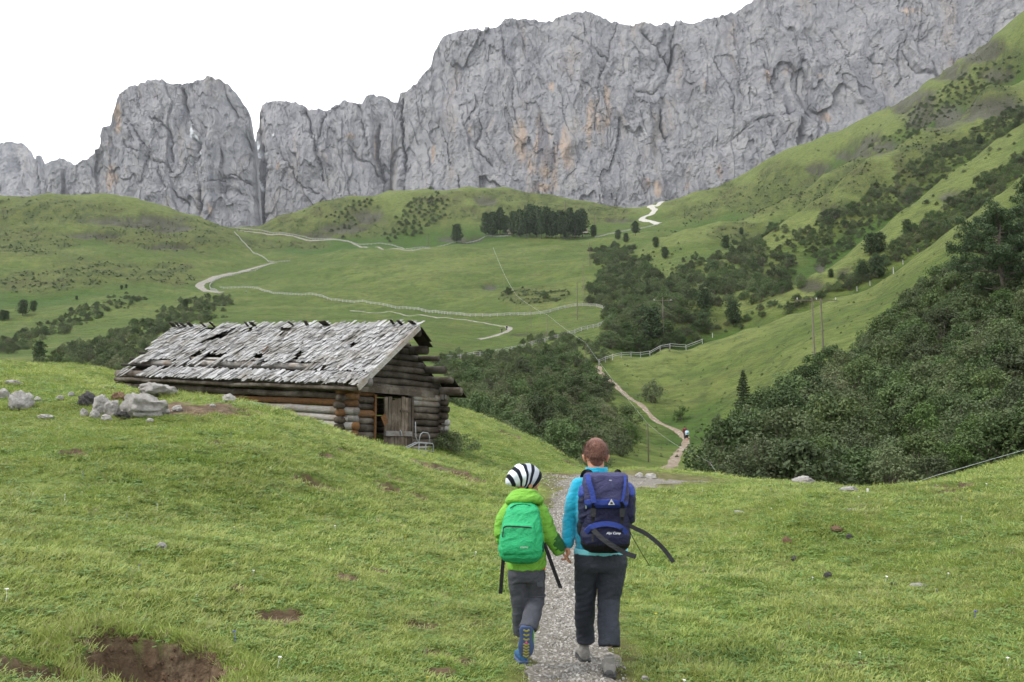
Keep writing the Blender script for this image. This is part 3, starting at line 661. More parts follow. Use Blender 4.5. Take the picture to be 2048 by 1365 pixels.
# ---- adult
OA = Vector((W(1195, 1310, 6.5).x, 6.5, 0)); OA.z = gz(OA.x, OA.y)
adult = empty('person', OA, label='adult hiker in turquoise fleece and dark trousers holding the child by the hand', category='person')
def A(mb, nm, mat, vox, smooth=4, fold=0, seed=1., deci=0, parent=None, fs=(9, 9, 22)):
    return link(nm, solid(shift(mb, OA), vox, smooth, fold, fs, seed, deci), mat, parent or adult)
sL, sR = W(1157, 974, 6.50), W(1231, 976, 6.50); eL, wL = W(1141, 1036, 6.52), W(1135, 1089, 6.45); eR, wR = W(1250, 1040, 6.58), W(1228, 1046, 6.78)
hipL, hipR = W(1176, 1112, 6.48), W(1225, 1112, 6.47); kL, aL = W(1171, 1196, 6.60), W(1170, 1274, 6.75); kR, aR = W(1217, 1200, 6.50), W(1219, 1284, 6.35)
hd = W(1191, 911, 6.52)
mb = MB(); PA = head_shape(mb, hd, 1.0, R(4))
mb.tube([hd-Z_*.04-Y_*.02, W(1192, 938, 6.50), W(1194, 962, 6.50)], [.062, .060, .075], 16)
loft(mb, [(W(1195, 962, 6.5), X_*.09, Y_*.07), (W(1195, 985, 6.5), X_*.165, Y_*.095), (W(1195, 1020, 6.5), X_*.15, Y_*.095), (W(1197, 1065, 6.48), X_*.135, Y_*.09), (W(1200, 1110, 6.48), X_*.165, Y_*.11), (W(1200, 1130, 6.48), X_*.15, Y_*.10)], 24)
limb(mb, [sL, eL, wL], [.048, .038, .028]); limb(mb, [sR, eR, wR], [.048, .038, .028]); limb(mb, [hipL, kL, aL], [.075, .052, .038]); limb(mb, [hipR, kR, aR], [.075, .052, .038])
hand(mb, wL-Z_*.012, HC+Vector((.022, .028, .0)), Vector((.25, .95, .1)).normalized(), Vector((-.9, .25, -.35)).normalized(), .175, Vector((.15, -.9, -.1)).normalized(), 1.0)
hand(mb, wR, wR+Vector((-.05, .03, .05)), Vector((0, .3, .95)), Vector((-.6, -.8, 0)).normalized(), .17, Vector((0, 0, 1)), 1.2)
body = A(mb, 'body', M_SKIN, .0062, 3, 0, deci=.45); face_bits(lambda x, y, z: PA(x, y, z)-OA, 1.0, adult, R(4))
# hair cap
mb = MB(); ell(mb, PA(0, -.016, .030), (.0845, .1015, .1035), (0, 0, R(4)), 24, 16); ell(mb, PA(0, -.055, -.035), (.062, .045, .055), (0, 0, R(4)), 18, 10); m = MB()
mb.v = [v if not (Vector(v)-PA(0, 0, 0)).dot(Y_) > .045 or v[2] > PA(0, 0, .06).z else tuple(Vector(v)-Y_*((Vector(v)-PA(0, 0, 0)).dot(Y_)-.045)) for v in mb.v]
mb.v = [tuple(Vector((PA(0, 0, 0).x+(v[0]-PA(0, 0, 0).x)*(1-.20*min(1, max(0, (PA(0, 0, .01).z-v[2])/.05))), v[1], v[2]))) for v in mb.v]
hair = A(mb, 'hair', M_HAIR, .006, 3, .0012, 2., .6, None, (26, 26, 26)); st = strands(lambda x, y, z: PA(x, y, z)-OA, R(4), 1.045, 7000, 8, M_STRAND, hair, .030)
# fleece
mb = MB(); loft(mb, [(W(1203, 1098, 6.47), X_*.193, Y_*.135), (W(1202, 1085, 6.47), X_*.190, Y_*.132), (W(1199, 1050, 6.48), X_*.168, Y_*.12), (W(1196, 1010, 6.49), X_*.180, Y_*.125), (W(1195, 985, 6.50), X_*.188, Y_*.12), (W(1194, 968, 6.50), X_*.155, Y_*.10), (W(1194, 955, 6.50), X_*.092, Y_*.082), (W(1193, 944, 6.505), X_*.080, Y_*.076)], 30)
limb(mb, [sL+X_*.012, W(1148, 1003, 6.51), eL, W(1138, 1062, 6.49), wL+Z_*.012], [.070, .064, .056, .050, .043]); limb(mb, [sR, eR, wR], [.066, .056, .044])
A(mb, 'fleece_jacket', cloth('turquoise_fleece', (.010, .335, .50), (.008, .25, .40), .95, .3, 320, .3), .0085, 4, .0042, 4.)
mb = MB()
for k, (v, r) in enumerate(((950, .083), (943, .081), (937, .079), (933, .0775))): pass
loft(mb, [(W(1193, 954, 6.50), X_*.090, Y_*.082), (W(1193, 946, 6.503), X_*.085, Y_*.080), (W(1193, 938, 6.507), X_*.083, Y_*.081), (W(1193, 934, 6.508), X_*.081, Y_*.080), (W(1193, 938, 6.508), X_*.074, Y_*.073), (W(1193, 948, 6.505), X_*.072, Y_*.070)], 30)
A(mb, 'collar', bpy.data.materials['turquoise_fleece'], .005, 2, .0026, 7., 0, None, (6, 6, 60))
mb = MB(); loft(mb, [(W(1201, 1108, 6.475), X_*.199, Y_*.137), (W(1202, 1100, 6.475), X_*.198, Y_*.138), (W(1202, 1092, 6.475), X_*.190, Y_*.13)], 30); A(mb, 'shirt_hem', cloth('light_blue_shirt', (.22, .62, .72), None, .9), .007, 3, .003, 5., 0, None, (8, 8, 50))
mb = MB(); limb(mb, [wL+Z_*.008, wL-Z_*.004], [.034, .033]); A(mb, 'wristband', cloth('black_band', (.012, .012, .014)), .006, 2)
# trousers
M_TROU = cloth('charcoal_trousers', (.026, .029, .039), (.042, .047, .060), .75, 0, 300, .2)
mb = MB(); loft(mb, [(W(1201, 1096, 6.475), X_*.185, Y_*.128), (W(1201, 1110, 6.475), X_*.194, Y_*.135), (W(1201, 1130, 6.475), X_*.192, Y_*.135), (W(1201, 1142, 6.48), X_*.175, Y_*.115)], 30)
limb(mb, [hipL-Z_*.05, W(1173, 1150, 6.53), kL, W(1169, 1235, 6.67), W(1170, 1262, 6.72), W(1171, 1283, 6.735)], [.098, .090, .076, .073, .070, .070], 16, False)
limb(mb, [hipR-Z_*.05+X_*.004, W(1223, 1150, 6.48), kR, W(1217, 1240, 6.43), W(1218, 1268, 6.37), W(1219, 1293, 6.345)], [.102, .098, .080, .077, .078, .080], 16, False)
A(mb, 'trousers', M_TROU, .0085, 3, .0052, 11., 0, None, (5, 5, 9))
# shoes
M_SHOE = cloth('grey_suede', (.20, .19, .175), (.14, .135, .125), .9); M_SOLE = NT('dark_rubber', .7, .3).color((.028, .028, .028)); M_TRIM = cloth('grey_dark_trim', (.075, .075, .075))
def shoe(parent, O, heel, fwd, L_, w, nm_up, m_up, m_sole, upn=Z_, h=.095):
    """walking shoe: heel = back bottom point, fwd = toe direction, upn = sole normal"""
    fwd = Vector(fwd).normalized(); upn = Vector(upn).normalized(); sd = fwd.cross(upn).normalized(); c = Vector(heel)
    mb = MB(); loft(mb, [(c+fwd*x*L_+upn*(.018+hh/2), sd*ww*w, upn*hh/2) for x, ww, hh in ((.0, .30, h*.5), (.03, .40, h*.95), (.12, .45, h*1.0), (.30, .44, h*.98), (.45, .45, h*.78), (.65, .50, h*.62), (.85, .44, h*.5), (.96, .30, h*.36), (1.0, .14, h*.2))], 20, 2.3)
    mb.tube([c+fwd*L_*.2+upn*h*.6, c+fwd*L_*.16+upn*(h+.055)], [w*.42, w*.36], 14)
    up = link(nm_up, solid(shift(mb, O), .0065, 3), m_up, parent)
    mb = MB(); loft(mb, [(c+fwd*x*L_+upn*(.011+z_), sd*ww*w, upn*.014) for x, ww, z_ in ((-.015, .25, .004), (.0, .40, 0), (.1, .49, 0), (.35, .45, .002), (.65, .55, .0), (.88, .46, .003), (.99, .28, .01), (1.02, .12, .014))], 20, 2.6)
    so = link('sole', solid(shift(mb, O), .005, 1), m_sole, up); return up
p = W(1219, 1310, 6.275); p.z = gz(p.x, p.y); shoe(adult, OA, p, (.06, 1, .0), .265, .105, 'shoe', M_SHOE, M_SOLE)
mb = MB(); ell(mb, p+Vector((0, .018, .042)), (.041, .026, .030)); A(mb, 'heel_cap', M_TRIM, .005, 2)
p = W(1170, 1292, 6.68); p.z = gz(p.x, p.y); shoe(adult, OA, p, (-.06, 1, .02), .265, .10, 'shoe', M_SHOE, M_SOLE)

# ---- child
OCH = Vector((W(1048, 1300, 6.36).x, 6.36, 0)); OCH.z = gz(OCH.x, OCH.y)
child = empty('person', OCH, label='child in lime green hooded jacket and striped beanie walking left of the adult', category='person')
def Cc(mb, nm, mat, vox, smooth=4, fold=0, seed=1., deci=0, parent=None, fs=(9, 9, 22)):
    return link(nm, solid(shift(mb, OCH), vox, smooth, fold, fs, seed, deci), mat, parent or child)
cs = .93; YAW = R(-62); hc = W(1053, 965, 6.37)
csL, csR = W(1017, 1022, 6.36), W(1081, 1024, 6.36); ceL, cwL = W(1002, 1062, 6.37), W(1010, 1085, 6.52); ceR, cwR = W(1099, 1071, 6.37), W(1119, 1101, 6.40)
chL, chR = W(1036, 1142, 6.37), W(1070, 1142, 6.36); ckL, caL = W(1040, 1205, 6.43), W(1043, 1266, 6.53); ckR, caR = W(1071, 1200, 6.44), W(1058, 1248, 6.24)
mb = MB(); PC = head_shape(mb, hc, cs, YAW); mb.tube([hc-Z_*.04, W(1052, 990, 6.365), W(1051, 1008, 6.36)], [.052, .050, .060], 14)
loft(mb, [(W(1050, 1008, 6.36), X_*.07, Y_*.055), (W(1050, 1026, 6.36), X_*.125, Y_*.075), (W(1051, 1070, 6.36), X_*.11, Y_*.075), (W(1053, 1110, 6.36), X_*.105, Y_*.075), (W(1053, 1145, 6.36), X_*.115, Y_*.08), (W(1053, 1156, 6.36), X_*.105, Y_*.07)], 22)
limb(mb, [csL, ceL, cwL], [.036, .030, .022]); limb(mb, [csR, ceR, cwR], [.036, .030, .022]); limb(mb, [chL, ckL, caL], [.055, .040, .029]); limb(mb, [chR, ckR, caR], [.055, .040, .029])
hand(mb, cwR+Vector((.010, .0, -.006)), HC+Vector((.004, -.008, -.022)), Vector((-.55, .1, .80)).normalized(), Vector((.35, .90, -.1)).normalized(), .155, Vector((.5, .2, .75)).normalized(), .8)
hand(mb, cwL, cwL+Vector((.02, .05, .01)), Vector((0, -.2, 1)), Vector((.9, .1, 0)), .14, Vector((0, 0, 1)), 1.1)
Cc(mb, 'body', M_SKINC, .0058, 3, 0, 1., .45); face_bits(lambda x, y, z: PC(x, y, z)-OCH, cs, child, YAW)
# jacket with sleeves
M_JACK = cloth('lime_jacket', (.175, .40, .050), (.12, .31, .038), .6, 0, 200, .25)
mb = MB(); loft(mb, [(W(1054, 1138, 6.365), X_*.137, Y_*.105), (W(1054, 1125, 6.365), X_*.142, Y_*.110), (W(1052, 1090, 6.36), X_*.136, Y_*.105), (W(1050, 1050, 6.36), X_*.140, Y_*.10), (W(1049, 1026, 6.36), X_*.148, Y_*.095), (W(1049, 1014, 6.36), X_*.115, Y_*.08), (W(1050, 1004, 6.36), X_*.075, Y_*.068)], 30)
limb(mb, [csL+X_*.006, W(1007, 1040, 6.365), ceL, W(1006, 1078, 6.45), cwL], [.060, .057, .053, .050, .043]); limb(mb, [csR-X_*.006, W(1091, 1048, 6.365), ceR, W(1109, 1087, 6.385), cwR-Vector((.008, 0, -.008))], [.062, .060, .057, .050, .042])
Cc(mb, 'jacket', M_JACK, .008, 3, .0065, 21., 0, None, (8, 8, 16))
mb = MB(); dirr = (cwR-ceR).normalized(); limb(mb, [ceR.lerp(cwR, .25)+Vector((.010, -.006, .008)), ceR.lerp(cwR, .85)+Vector((.006, -.006, .006))], [.050, .044]); Cc(mb, 'sleeve_patch', cloth('dark_green_panel', (.035, .125, .035), None, .7), .007, 3, .005, 23.)
mb = MB()                                               # hood lying on the shoulders
for k in range(3):
    z_ = k*.022; ring = []
    for j in range(15):
        an = math.pi*(1.02+.96*j/14)+.0; ring.append(W(1049, 1006, 6.35)+Vector((math.cos(an)*(.112-.016*k), math.sin(an)*(.105-.010*k), z_+.028*math.sin(math.pi*j/14)+.012)))
    ring = [W(1077-2*k, 1000, 6.42)+Z_*z_*.7]+ring[::-1]+[W(1022+2*k, 1002, 6.42)+Z_*z_*.7]; mb.tube(ring, [.020]+[.030-.002*k]*15+[.020], 10)
ell(mb, W(1046, 1002, 6.31), (.085, .05, .045)); Cc(mb, 'hood', M_JACK, .007, 3, .005, 25., 0, None, (6, 6, 26))
mb = MB(); mb.box(W(1088, 1135, 6.34), (.016, .05, .03)); Cc(mb, 'orange_tab', cloth('orange_tab', (.6, .09, .02)), .005, 1)
# trousers (zip-off)
M_TRC = cloth('slate_trousers', (.066, .068, .082), (.046, .048, .060), .8, 0, 300, .2)
mb = MB(); loft(mb, [(W(1053, 1128, 6.365), X_*.125, Y_*.095), (W(1053, 1150, 6.365), X_*.132, Y_*.10), (W(1053, 1163, 6.37), X_*.118, Y_*.085)], 26)
limb(mb, [chL-Z_*.03, W(1037, 1175, 6.40), ckL, W(1042, 1238, 6.49), W(1043, 1266, 6.53)], [.072, .068, .062, .060, .060], 16, False); limb(mb, [chR-Z_*.03, W(1070, 1172, 6.41), ckR, W(1066, 1222, 6.36), W(1060, 1243, 6.275), W(1056, 1258, 6.245)], [.074, .073, .066, .064, .063, .062], 16, False)
trc = Cc(mb, 'trousers', M_TRC, .0078, 3, .0042, 31., 0, None, (5, 5, 10))
mb = MB(); mb.tube([W(1071, 1191, 6.44)+Vector((math.cos(t_)*.071, math.sin(t_)*.069-.002, .004*math.sin(3*t_))) for t_ in np.linspace(0, 6.283, 25)], .006, 6, cap=False); link('zip_seam', shift(mb, OCH).mesh('zip_seam', True), M_TRC, trc)
mb = MB(); mb.tube([W(1040, 1196, 6.42)+Vector((math.cos(t_)*.066, math.sin(t_)*.066, .003*math.sin(2*t_))) for t_ in np.linspace(0, 6.283, 25)], .0055, 6, cap=False); link('zip_seam', shift(mb, OCH).mesh('zip_seam', True), M_TRC, trc)
mb = MB(); mb.box(W(1080, 1165, 6.315), (.05, .02, .07), (0, 0, .3)); Cc(mb, 'cargo_pocket', M_TRC, .006, 2, .002, 33., 0, trc)
# shoes: one lifted with its sole to the viewer, one on the ground
M_BLUE = cloth('blue_shoe', (.03, .085, .26), (.05, .16, .10), .7); M_SOLEB = NT('blue_sole', .6, .3).color((.05, .075, .16)); M_YEL = NT('yellow_tread', .6, .3).color((.28, .26, .05)); M_LIMES = NT('lime_stripe', .6, .3).color((.22, .48, .06)); M_PINK = NT('pink_dot', .6, .3).color((.55, .06, .20))
toe = W(1052, 1316, 6.262); heel = W(1053, 1252, 6.205); fw = (toe-heel).normalized(); nn = Vector((0, 1, 0)); nn = (nn-fw*nn.dot(fw)).normalized()
s1 = shoe(child, OCH, heel-nn*.012, fw, .235, .105, 'shoe', M_BLUE, M_SOLEB, nn, .085); sdv = fw.cross(nn).normalized()
for f0, f1, m_ in ((.12, .40, 3), (.56, .92, 5)):      # yellow chevron tread
    for k in range(m_):
        c0 = heel-nn*.0175+fw*.235*(f0+(f1-f0)*k/(m_-1))-OCH
        for sg in (-1, 1):
            m = MB(); m.box((0, 0, 0), (.024, .010, .005), Matrix((sdv*sg, fw, nn)).transposed() @ Matrix.Rotation(-.5, 3, 'Z')); m.v = [tuple(Vector(v)+c0+sdv*sg*.010) for v in m.v]; m.build('tread', M_YEL, s1)
m = MB(); ell(m, heel-nn*.0175+fw*.235*.50-OCH, (.007, .004, .009)); m.build('tread', M_PINK, s1)
m = MB(); m.tube([heel+nn*.02+sdv*sg*.0+fw*.01-OCH+Vector((.045, 0, 0)) for sg in (0,)]+[heel+nn*.015+fw*.235*t_-OCH+Vector((.052, 0, 0)) for t_ in (.25, .5, .75)], .007, 6); m.build('side_stripe', M_LIMES, s1, True)
p = W(1047, 1285, 6.60); p.z = gz(p.x, p.y); shoe(child, OCH, p, (-.15, 1, .0), .225, .095, 'shoe', M_BLUE, M_SOLEB)
# striped slouch beanie
path_ = [(1068.5, 964, 6.385, 17, 20), (1066, 961.5, 6.38, 20.5, 23.5), (1059, 957, 6.37, 23, 26), (1050, 954, 6.36, 22.5, 26), (1041, 953, 6.345, 21, 24), (1032, 955.5, 6.33, 17.5, 20), (1024, 960, 6.315, 13, 15), (1018, 964, 6.305, 9, 10), (1013.5, 967, 6.30, 4.5, 5), (1012, 968.2, 6.298, 1, 1)]
pts_ = [W(a, b, c) for a, b, c, _, _ in path_]; V = []; tt = []; n_ = 40; m_ = 46
cum = np.concatenate([[0], np.cumsum([(pts_[i+1]-pts_[i]).length for i in range(len(pts_)-1)])]); ts = np.linspace(0, cum[-1], m_)
cx = [np.interp(ts, cum, [p[k] for p in pts_]) for k in range(3)]; ra = np.interp(ts, cum, [q[3] for q in path_])*PXC; rb = np.interp(ts, cum, [q[4] for q in path_])*PXC
for arr in (cx[0], cx[1], cx[2], ra, rb):
    for _ in range(3): arr[1:-1] = (arr[:-2]+2*arr[1:-1]+arr[2:])/4
for i in range(m_):
    p = Vector((cx[0][i], cx[1][i], cx[2][i])); q = Vector((cx[0][min(i+1, m_-1)], cx[1][min(i+1, m_-1)], cx[2][min(i+1, m_-1)]))-Vector((cx[0][max(i-1, 0)], cx[1][max(i-1, 0)], cx[2][max(i-1, 0)])); q.normalize()
    Bv = (Z_-q*q.dot(Z_)).normalized(); Av = q.cross(Bv)
    for j in range(n_):
        a_ = 2*math.pi*j/n_; wr = 1+.05*math.sin(3*a_+ts[i]*38)*min(1, i/10)+.03*math.sin(7*a_-ts[i]*60)*min(1, i/14)
        V.append(tuple(p+Av*ra[i]*1.18*math.cos(a_)*wr+Bv*rb[i]*math.sin(a_)*wr-OCH)); tt.append(i/(m_-1))
F = [[i*n_+j, i*n_+(j+1) % n_, (i+1)*n_+(j+1) % n_, (i+1)*n_+j] for i in range(m_-1) for j in range(n_)]; F.append([(m_-1)*n_+j for j in range(n_)])
me = mesh_np('beanie', V, F, True); attr(me, 'axis', tt)
t = NT('striped_knit', .95, .1); ax_ = t.attr('axis'); rp = t.n('ShaderNodeValToRGB'); t.l(ax_, rp.inputs[0]); cr = rp.color_ramp; cr.interpolation = 'CONSTANT'
stops = [(0, 0), (.11, 1), (.215, 0), (.30, 1), (.40, 0), (.47, 2), (.58, 0), (.67, 2), (.80, 0), (.90, 2)]; cols = [(.012, .014, .02, 1), (.36, .38, .42, 1), (.60, .63, .68, 1)]
while len(cr.elements) < len(stops): cr.elements.new(.5)
for e_, (pos_, ci_) in zip(cr.elements, stops): e_.position = pos_; e_.color = cols[ci_]
t.color(rp.outputs[0]); t.bump(t.noise(t.coord('Object'), 320, 2, .5, .2, .8), .4, .003); link('beanie', me, t.m, child)

# ---- backpacks
def bag(mb, rings, ex=3.0): loft(mb, [(W(u, v, d-dep/2), X_*hw*d/FPX, Y_*dep/2) for u, v, d, hw, dep in rings], 36, ex)
def web(pts_, w, th, mat, parent, O, nm='strap', twist=None):
    """flat webbing through points; w width across"""
    m = MB(); P = [Vector(p)-O for p in pts_]; k = len(P); vs = []
    for i, p in enumerate(P):
        T = (P[min(i+1, k-1)]-P[max(i-1, 0)]).normalized(); S = T.cross(Y_).normalized(); N = S.cross(T)
        vs += [p-S*w/2-N*th/2, p+S*w/2-N*th/2, p+S*w/2+N*th/2, p-S*w/2+N*th/2]
    fs_ = [[i*4+j, i*4+(j+1) % 4, (i+1)*4+(j+1) % 4, (i+1)*4+j] for i in range(k-1) for j in range(4)]+[[3, 2, 1, 0], [(k-1)*4+j for j in range(4)]]; m.add(vs, fs_); return m.build(nm, mat, parent, False)
def curve3(ctrl, n=14):
    P = [Vector(c) for c in ctrl]; P = [P[0]*2-P[1]]+P+[P[-1]*2-P[-2]]; out = []
    for i in range(1, len(P)-2):
        for k in range(n): t_ = k/n; a, b, c, d = P[i-1:i+3]; out.append(.5*((2*b)+(c-a)*t_+(2*a-5*b+4*c-d)*t_**2+(3*b-a-3*c+d)*t_**3))
    return out+[P[-2]]
def lettering(text, size, loc, mat, parent, shear=0.0, nm='lettering', tilt=0.0):
    c = bpy.data.curves.new(nm, 'FONT'); c.body = text; c.size = size; c.align_x = 'CENTER'; c.shear = shear; c.extrude = .0008; c.materials.append(mat)
    t_ = bpy.data.objects.new('tmp', c); COL.objects.link(t_); me = bpy.data.meshes.new_from_object(t_.evaluated_get(bpy.context.evaluated_depsgraph_get())); bpy.data.objects.remove(t_)
    if not me.materials: me.materials.append(mat)
    o = bpy.data.objects.new(nm, me); COL.objects.link(o); o.parent = parent; o.location = loc; o.rotation_euler = (R(90)+tilt, 0, 0); return o
M_GREEN = cloth('green_nylon', (.026, .345, .135), (.018, .26, .10), .5, 0, 220, .25); M_GRD = cloth('dark_green_mesh', (.010, .085, .038), None, .8); M_BLK = cloth('black_webbing', (.009, .009, .010), None, .7); M_ZIP = NT('zip_black', .5, .4).color((.010, .010, .011)); M_WHT = NT('print_white', .6, .2).color((.72, .73, .78)); M_PALE = NT('print_pale_green', .6, .2).color((.42, .62, .46))
OB = W(1043, 1125, 6.22); cb = empty('backpack', OB, label='green school-size backpack worn by the child', category='backpack')
mb = MB(); bag(mb, [(1045, 1004, 6.30, 12, .05), (1045, 1009, 6.30, 24, .10), (1045, 1020, 6.30, 31, .14), (1044, 1045, 6.30, 37, .175), (1043, 1075, 6.30, 41, .20), (1042, 1098, 6.30, 43, .205), (1042, 1113, 6.30, 40, .19), (1043, 1122, 6.30, 32, .15), (1044, 1126, 6.30, 20, .08)], 2.7)
mbag = link('main_bag', solid(shift(mb, OB), .0065, 4, .0045, (7, 7, 12), 41.), M_GREEN, cb)
mb = MB(); bag(mb, [(1038, 1046, 6.16, 20, .03), (1038, 1050, 6.16, 29, .055), (1037, 1065, 6.165, 33, .075), (1037, 1090, 6.165, 34, .085), (1037, 1106, 6.165, 31, .075), (1038, 1112, 6.165, 22, .04)], 3.0)
fp = link('front_pocket', solid(shift(mb, OB), .006, 4, .0042, (7, 7, 14), 43.), M_GREEN, cb)
web(curve3([W(1007, 1056, 6.095), W(1015, 1053, 6.085), W(1037, 1054, 6.078), W(1063, 1056, 6.09)]), .010, .006, M_ZIP, fp, OB, 'zip'); web([W(1007, 1056, 6.092), W(1006, 1066, 6.09), W(1005, 1075, 6.09)], .008, .005, M_ZIP, fp, OB, 'zip_pull')
web(curve3([W(1066, 1014, 6.20), W(1075, 1030, 6.18), W(1081, 1050, 6.17), W(1083, 1070, 6.17)]), .008, .006, M_ZIP, mbag, OB, 'zip'); web(curve3([W(1020, 1017, 6.17), W(1030, 1011, 6.19), W(1045, 1009, 6.20), W(1060, 1011, 6.19)]), .007, .006, M_GRD, mbag, OB, 'piping')
mb = MB(); bag(mb, [(1079, 1076, 6.27, 5, .06), (1080, 1085, 6.275, 8, .12), (1079, 1100, 6.275, 9, .14), (1075, 1112, 6.27, 7, .10)], 2.6); link('side_pocket', solid(shift(mb, OB), .006, 3, .002, (9, 9, 20), 45.), M_GRD, cb)
for u0, u1 in ((1025, 1021), (1066, 1072)): web(curve3([W(u0, 1012, 6.27), W(u0, 1004, 6.31), W(u1, 1006, 6.40), W(u1, 1020, 6.46), W(u1+(8 if u1 > 1050 else -5), 1070, 6.47), W(u1+(12 if u1 > 1050 else -8), 1100, 6.36), W(u1+(8 if u1 > 1050 else -12), 1108, 6.26)]), .045, .009, M_GRD, cb, OB, 'shoulder_strap')
web(curve3([W(1008, 1108, 6.20), W(1006, 1125, 6.19), W(1004, 1150, 6.19), W(1001, 1188, 6.19)]), .026, .003, M_BLK, cb, OB); web(curve3([W(1088, 1086, 6.22), W(1094, 1102, 6.19), W(1104, 1130, 6.18), W(1113, 1155, 6.17), W(1121, 1176, 6.17)]), .026, .003, M_BLK, cb, OB)
mb = MB(); mb.box(W(1120.5, 1174, 6.168)-OB, (.030, .008, .014), (0, .4, 0)); mb.build('strap_end', M_ZIP, cb)
lettering('meru', .026, W(1048, 1097, 6.075)-OB, M_PALE, fp, .15)
# adult pack
M_NAVY = cloth('navy_nylon', (.013, .014, .040), (.020, .021, .055), .6, 0, 220, .25); M_NAVG = cloth('faded_navy', (.040, .040, .098), (.028, .028, .075), .65, 0, 220, .25); M_ROYAL = cloth('royal_blue', (.030, .052, .25), (.022, .040, .19), .6, 0, 220, .2); M_BASE = cloth('black_nylon', (.007, .007, .009), None, .7); M_GREYW = cloth('grey_webbing', (.030, .031, .034), None, .7); M_SILV = NT('silver_emblem', .35, .5).color((.42, .42, .42))
OP = W(1212, 1100, 6.28); ap = empty('backpack', OP, label='large navy and royal blue trekking pack worn by the adult', category='backpack')
mb = MB(); bag(mb, [(1212, 955, 6.39, 36, .16), (1212, 975, 6.39, 42, .20), (1212, 1010, 6.39, 44, .22), (1212, 1050, 6.39, 45, .23), (1212, 1066, 6.39, 45, .23)], 3.2); link('main_bag', solid(shift(mb, OP), .0075, 4, .0045, (7, 7, 12), 51.), M_NAVY, ap)
mb = MB(); bag(mb, [(1212, 1046, 6.385, 38, .20), (1212, 1054, 6.385, 45, .245), (1211, 1070, 6.385, 48, .265), (1211, 1085, 6.38, 46, .25), (1211, 1096, 6.375, 38, .20), (1211, 1101, 6.37, 26, .13)], 2.8); lp = link('bottom_compartment', solid(shift(mb, OP), .0075, 4, .003, (6, 6, 14), 53.), M_NAVY, ap)
mb = MB(); bag(mb, [(1210, 1079, 6.395, 46.5, .262), (1210, 1088, 6.395, 47, .262), (1210, 1098, 6.39, 41, .225), (1210, 1104, 6.38, 28, .15)], 2.8); link('base', solid(shift(mb, OP), .0075, 3, .002, (6, 6, 14), 54.), M_BASE, lp)
web(curve3([W(1172, 1064, 6.155), W(1185, 1053, 6.122), W(1212, 1048, 6.116), W(1238, 1053, 6.122), W(1253, 1066, 6.155)]), .034, .022, M_ROYAL, lp, OP, 'arch_trim')
mb = MB(); bag(mb, [(1211, 947, 6.36, 36, .18), (1211, 951, 6.37, 41, .235), (1211, 970, 6.37, 43.5, .255), (1211, 995, 6.37, 43, .262), (1211, 1008, 6.37, 41, .25), (1211, 1013, 6.36, 36, .21)], 3.4); lid = link('lid', solid(shift(mb, OP), .0075, 3, .0048, (5, 5, 9), 57.), M_NAVG, ap)
mb = MB(); bag(mb, [(1211, 997, 6.372, 42.5, .268), (1211, 1008, 6.372, 42, .262), (1211, 1014, 6.365, 38, .225)], 3.4); link('lid_trim', solid(shift(mb, OP), .006, 2, .002, (5, 5, 9), 58.), M_ROYAL, lid)
web(curve3([W(1175, 950, 6.13), W(1178, 965, 6.105), W(1184, 985, 6.10), W(1188, 1006, 6.10)]), .036, .012, M_ROYAL, lid, OP, 'lid_stripe'); web(curve3([W(1250, 952, 6.14), W(1250, 970, 6.115), W(1247, 990, 6.108), W(1244, 1006, 6.108)]), .018, .010, M_ROYAL, lid, OP, 'lid_stripe')
mb = MB(); cE = W(1223, 1005, 6.092)-OP; s_ = .024; mb.add([cE+Vector(q) for q in ((-s_, 0, -s_*.75), (s_, 0, -s_*.75), (0, -.002, s_), (-s_, .006, -s_*.75), (s_, .006, -s_*.75), (0, .006, s_))], [(0, 1, 2), (5, 4, 3), (0, 3, 4, 1), (1, 4, 5, 2), (2, 5, 3, 0)]); em = mb.build('emblem', M_SILV, lid)
mb = MB(); mb.add([cE+Vector(q) for q in ((-.010, -.0035, -.013), (.010, -.0035, -.013), (.007, -.0035, .001), (-.007, -.0035, .001))], [(0, 1, 2, 3)]); mb.build('emblem_print', M_ZIP, em)
lettering('Alpi', .012, W(1221, 962, 6.108)-OP, M_WHT, lid, 0, 'lettering'); lettering('Alpi Camp', .0235, W(1227, 1069, 6.106)-OP, M_WHT, lp, .35)
for u in (1187, 1245):                                  # compression straps with buckles
    web(curve3([W(u-2, 1004, 6.098), W(u, 1016, 6.135), W(u-1, 1040, 6.135), W(u-3, 1062, 6.115)]), .022, .004, M_BLK, ap, OP, 'buckle_strap')
    mb = MB(); mb.box(W(u-.5, 1026, 6.122)-OP, (.036, .016, .058), (.05, .05, 0)); mb.box(W(u-.5, 1030, 6.114)-OP, (.026, .010, .030)); mb.build('buckle', M_GREYW, ap)
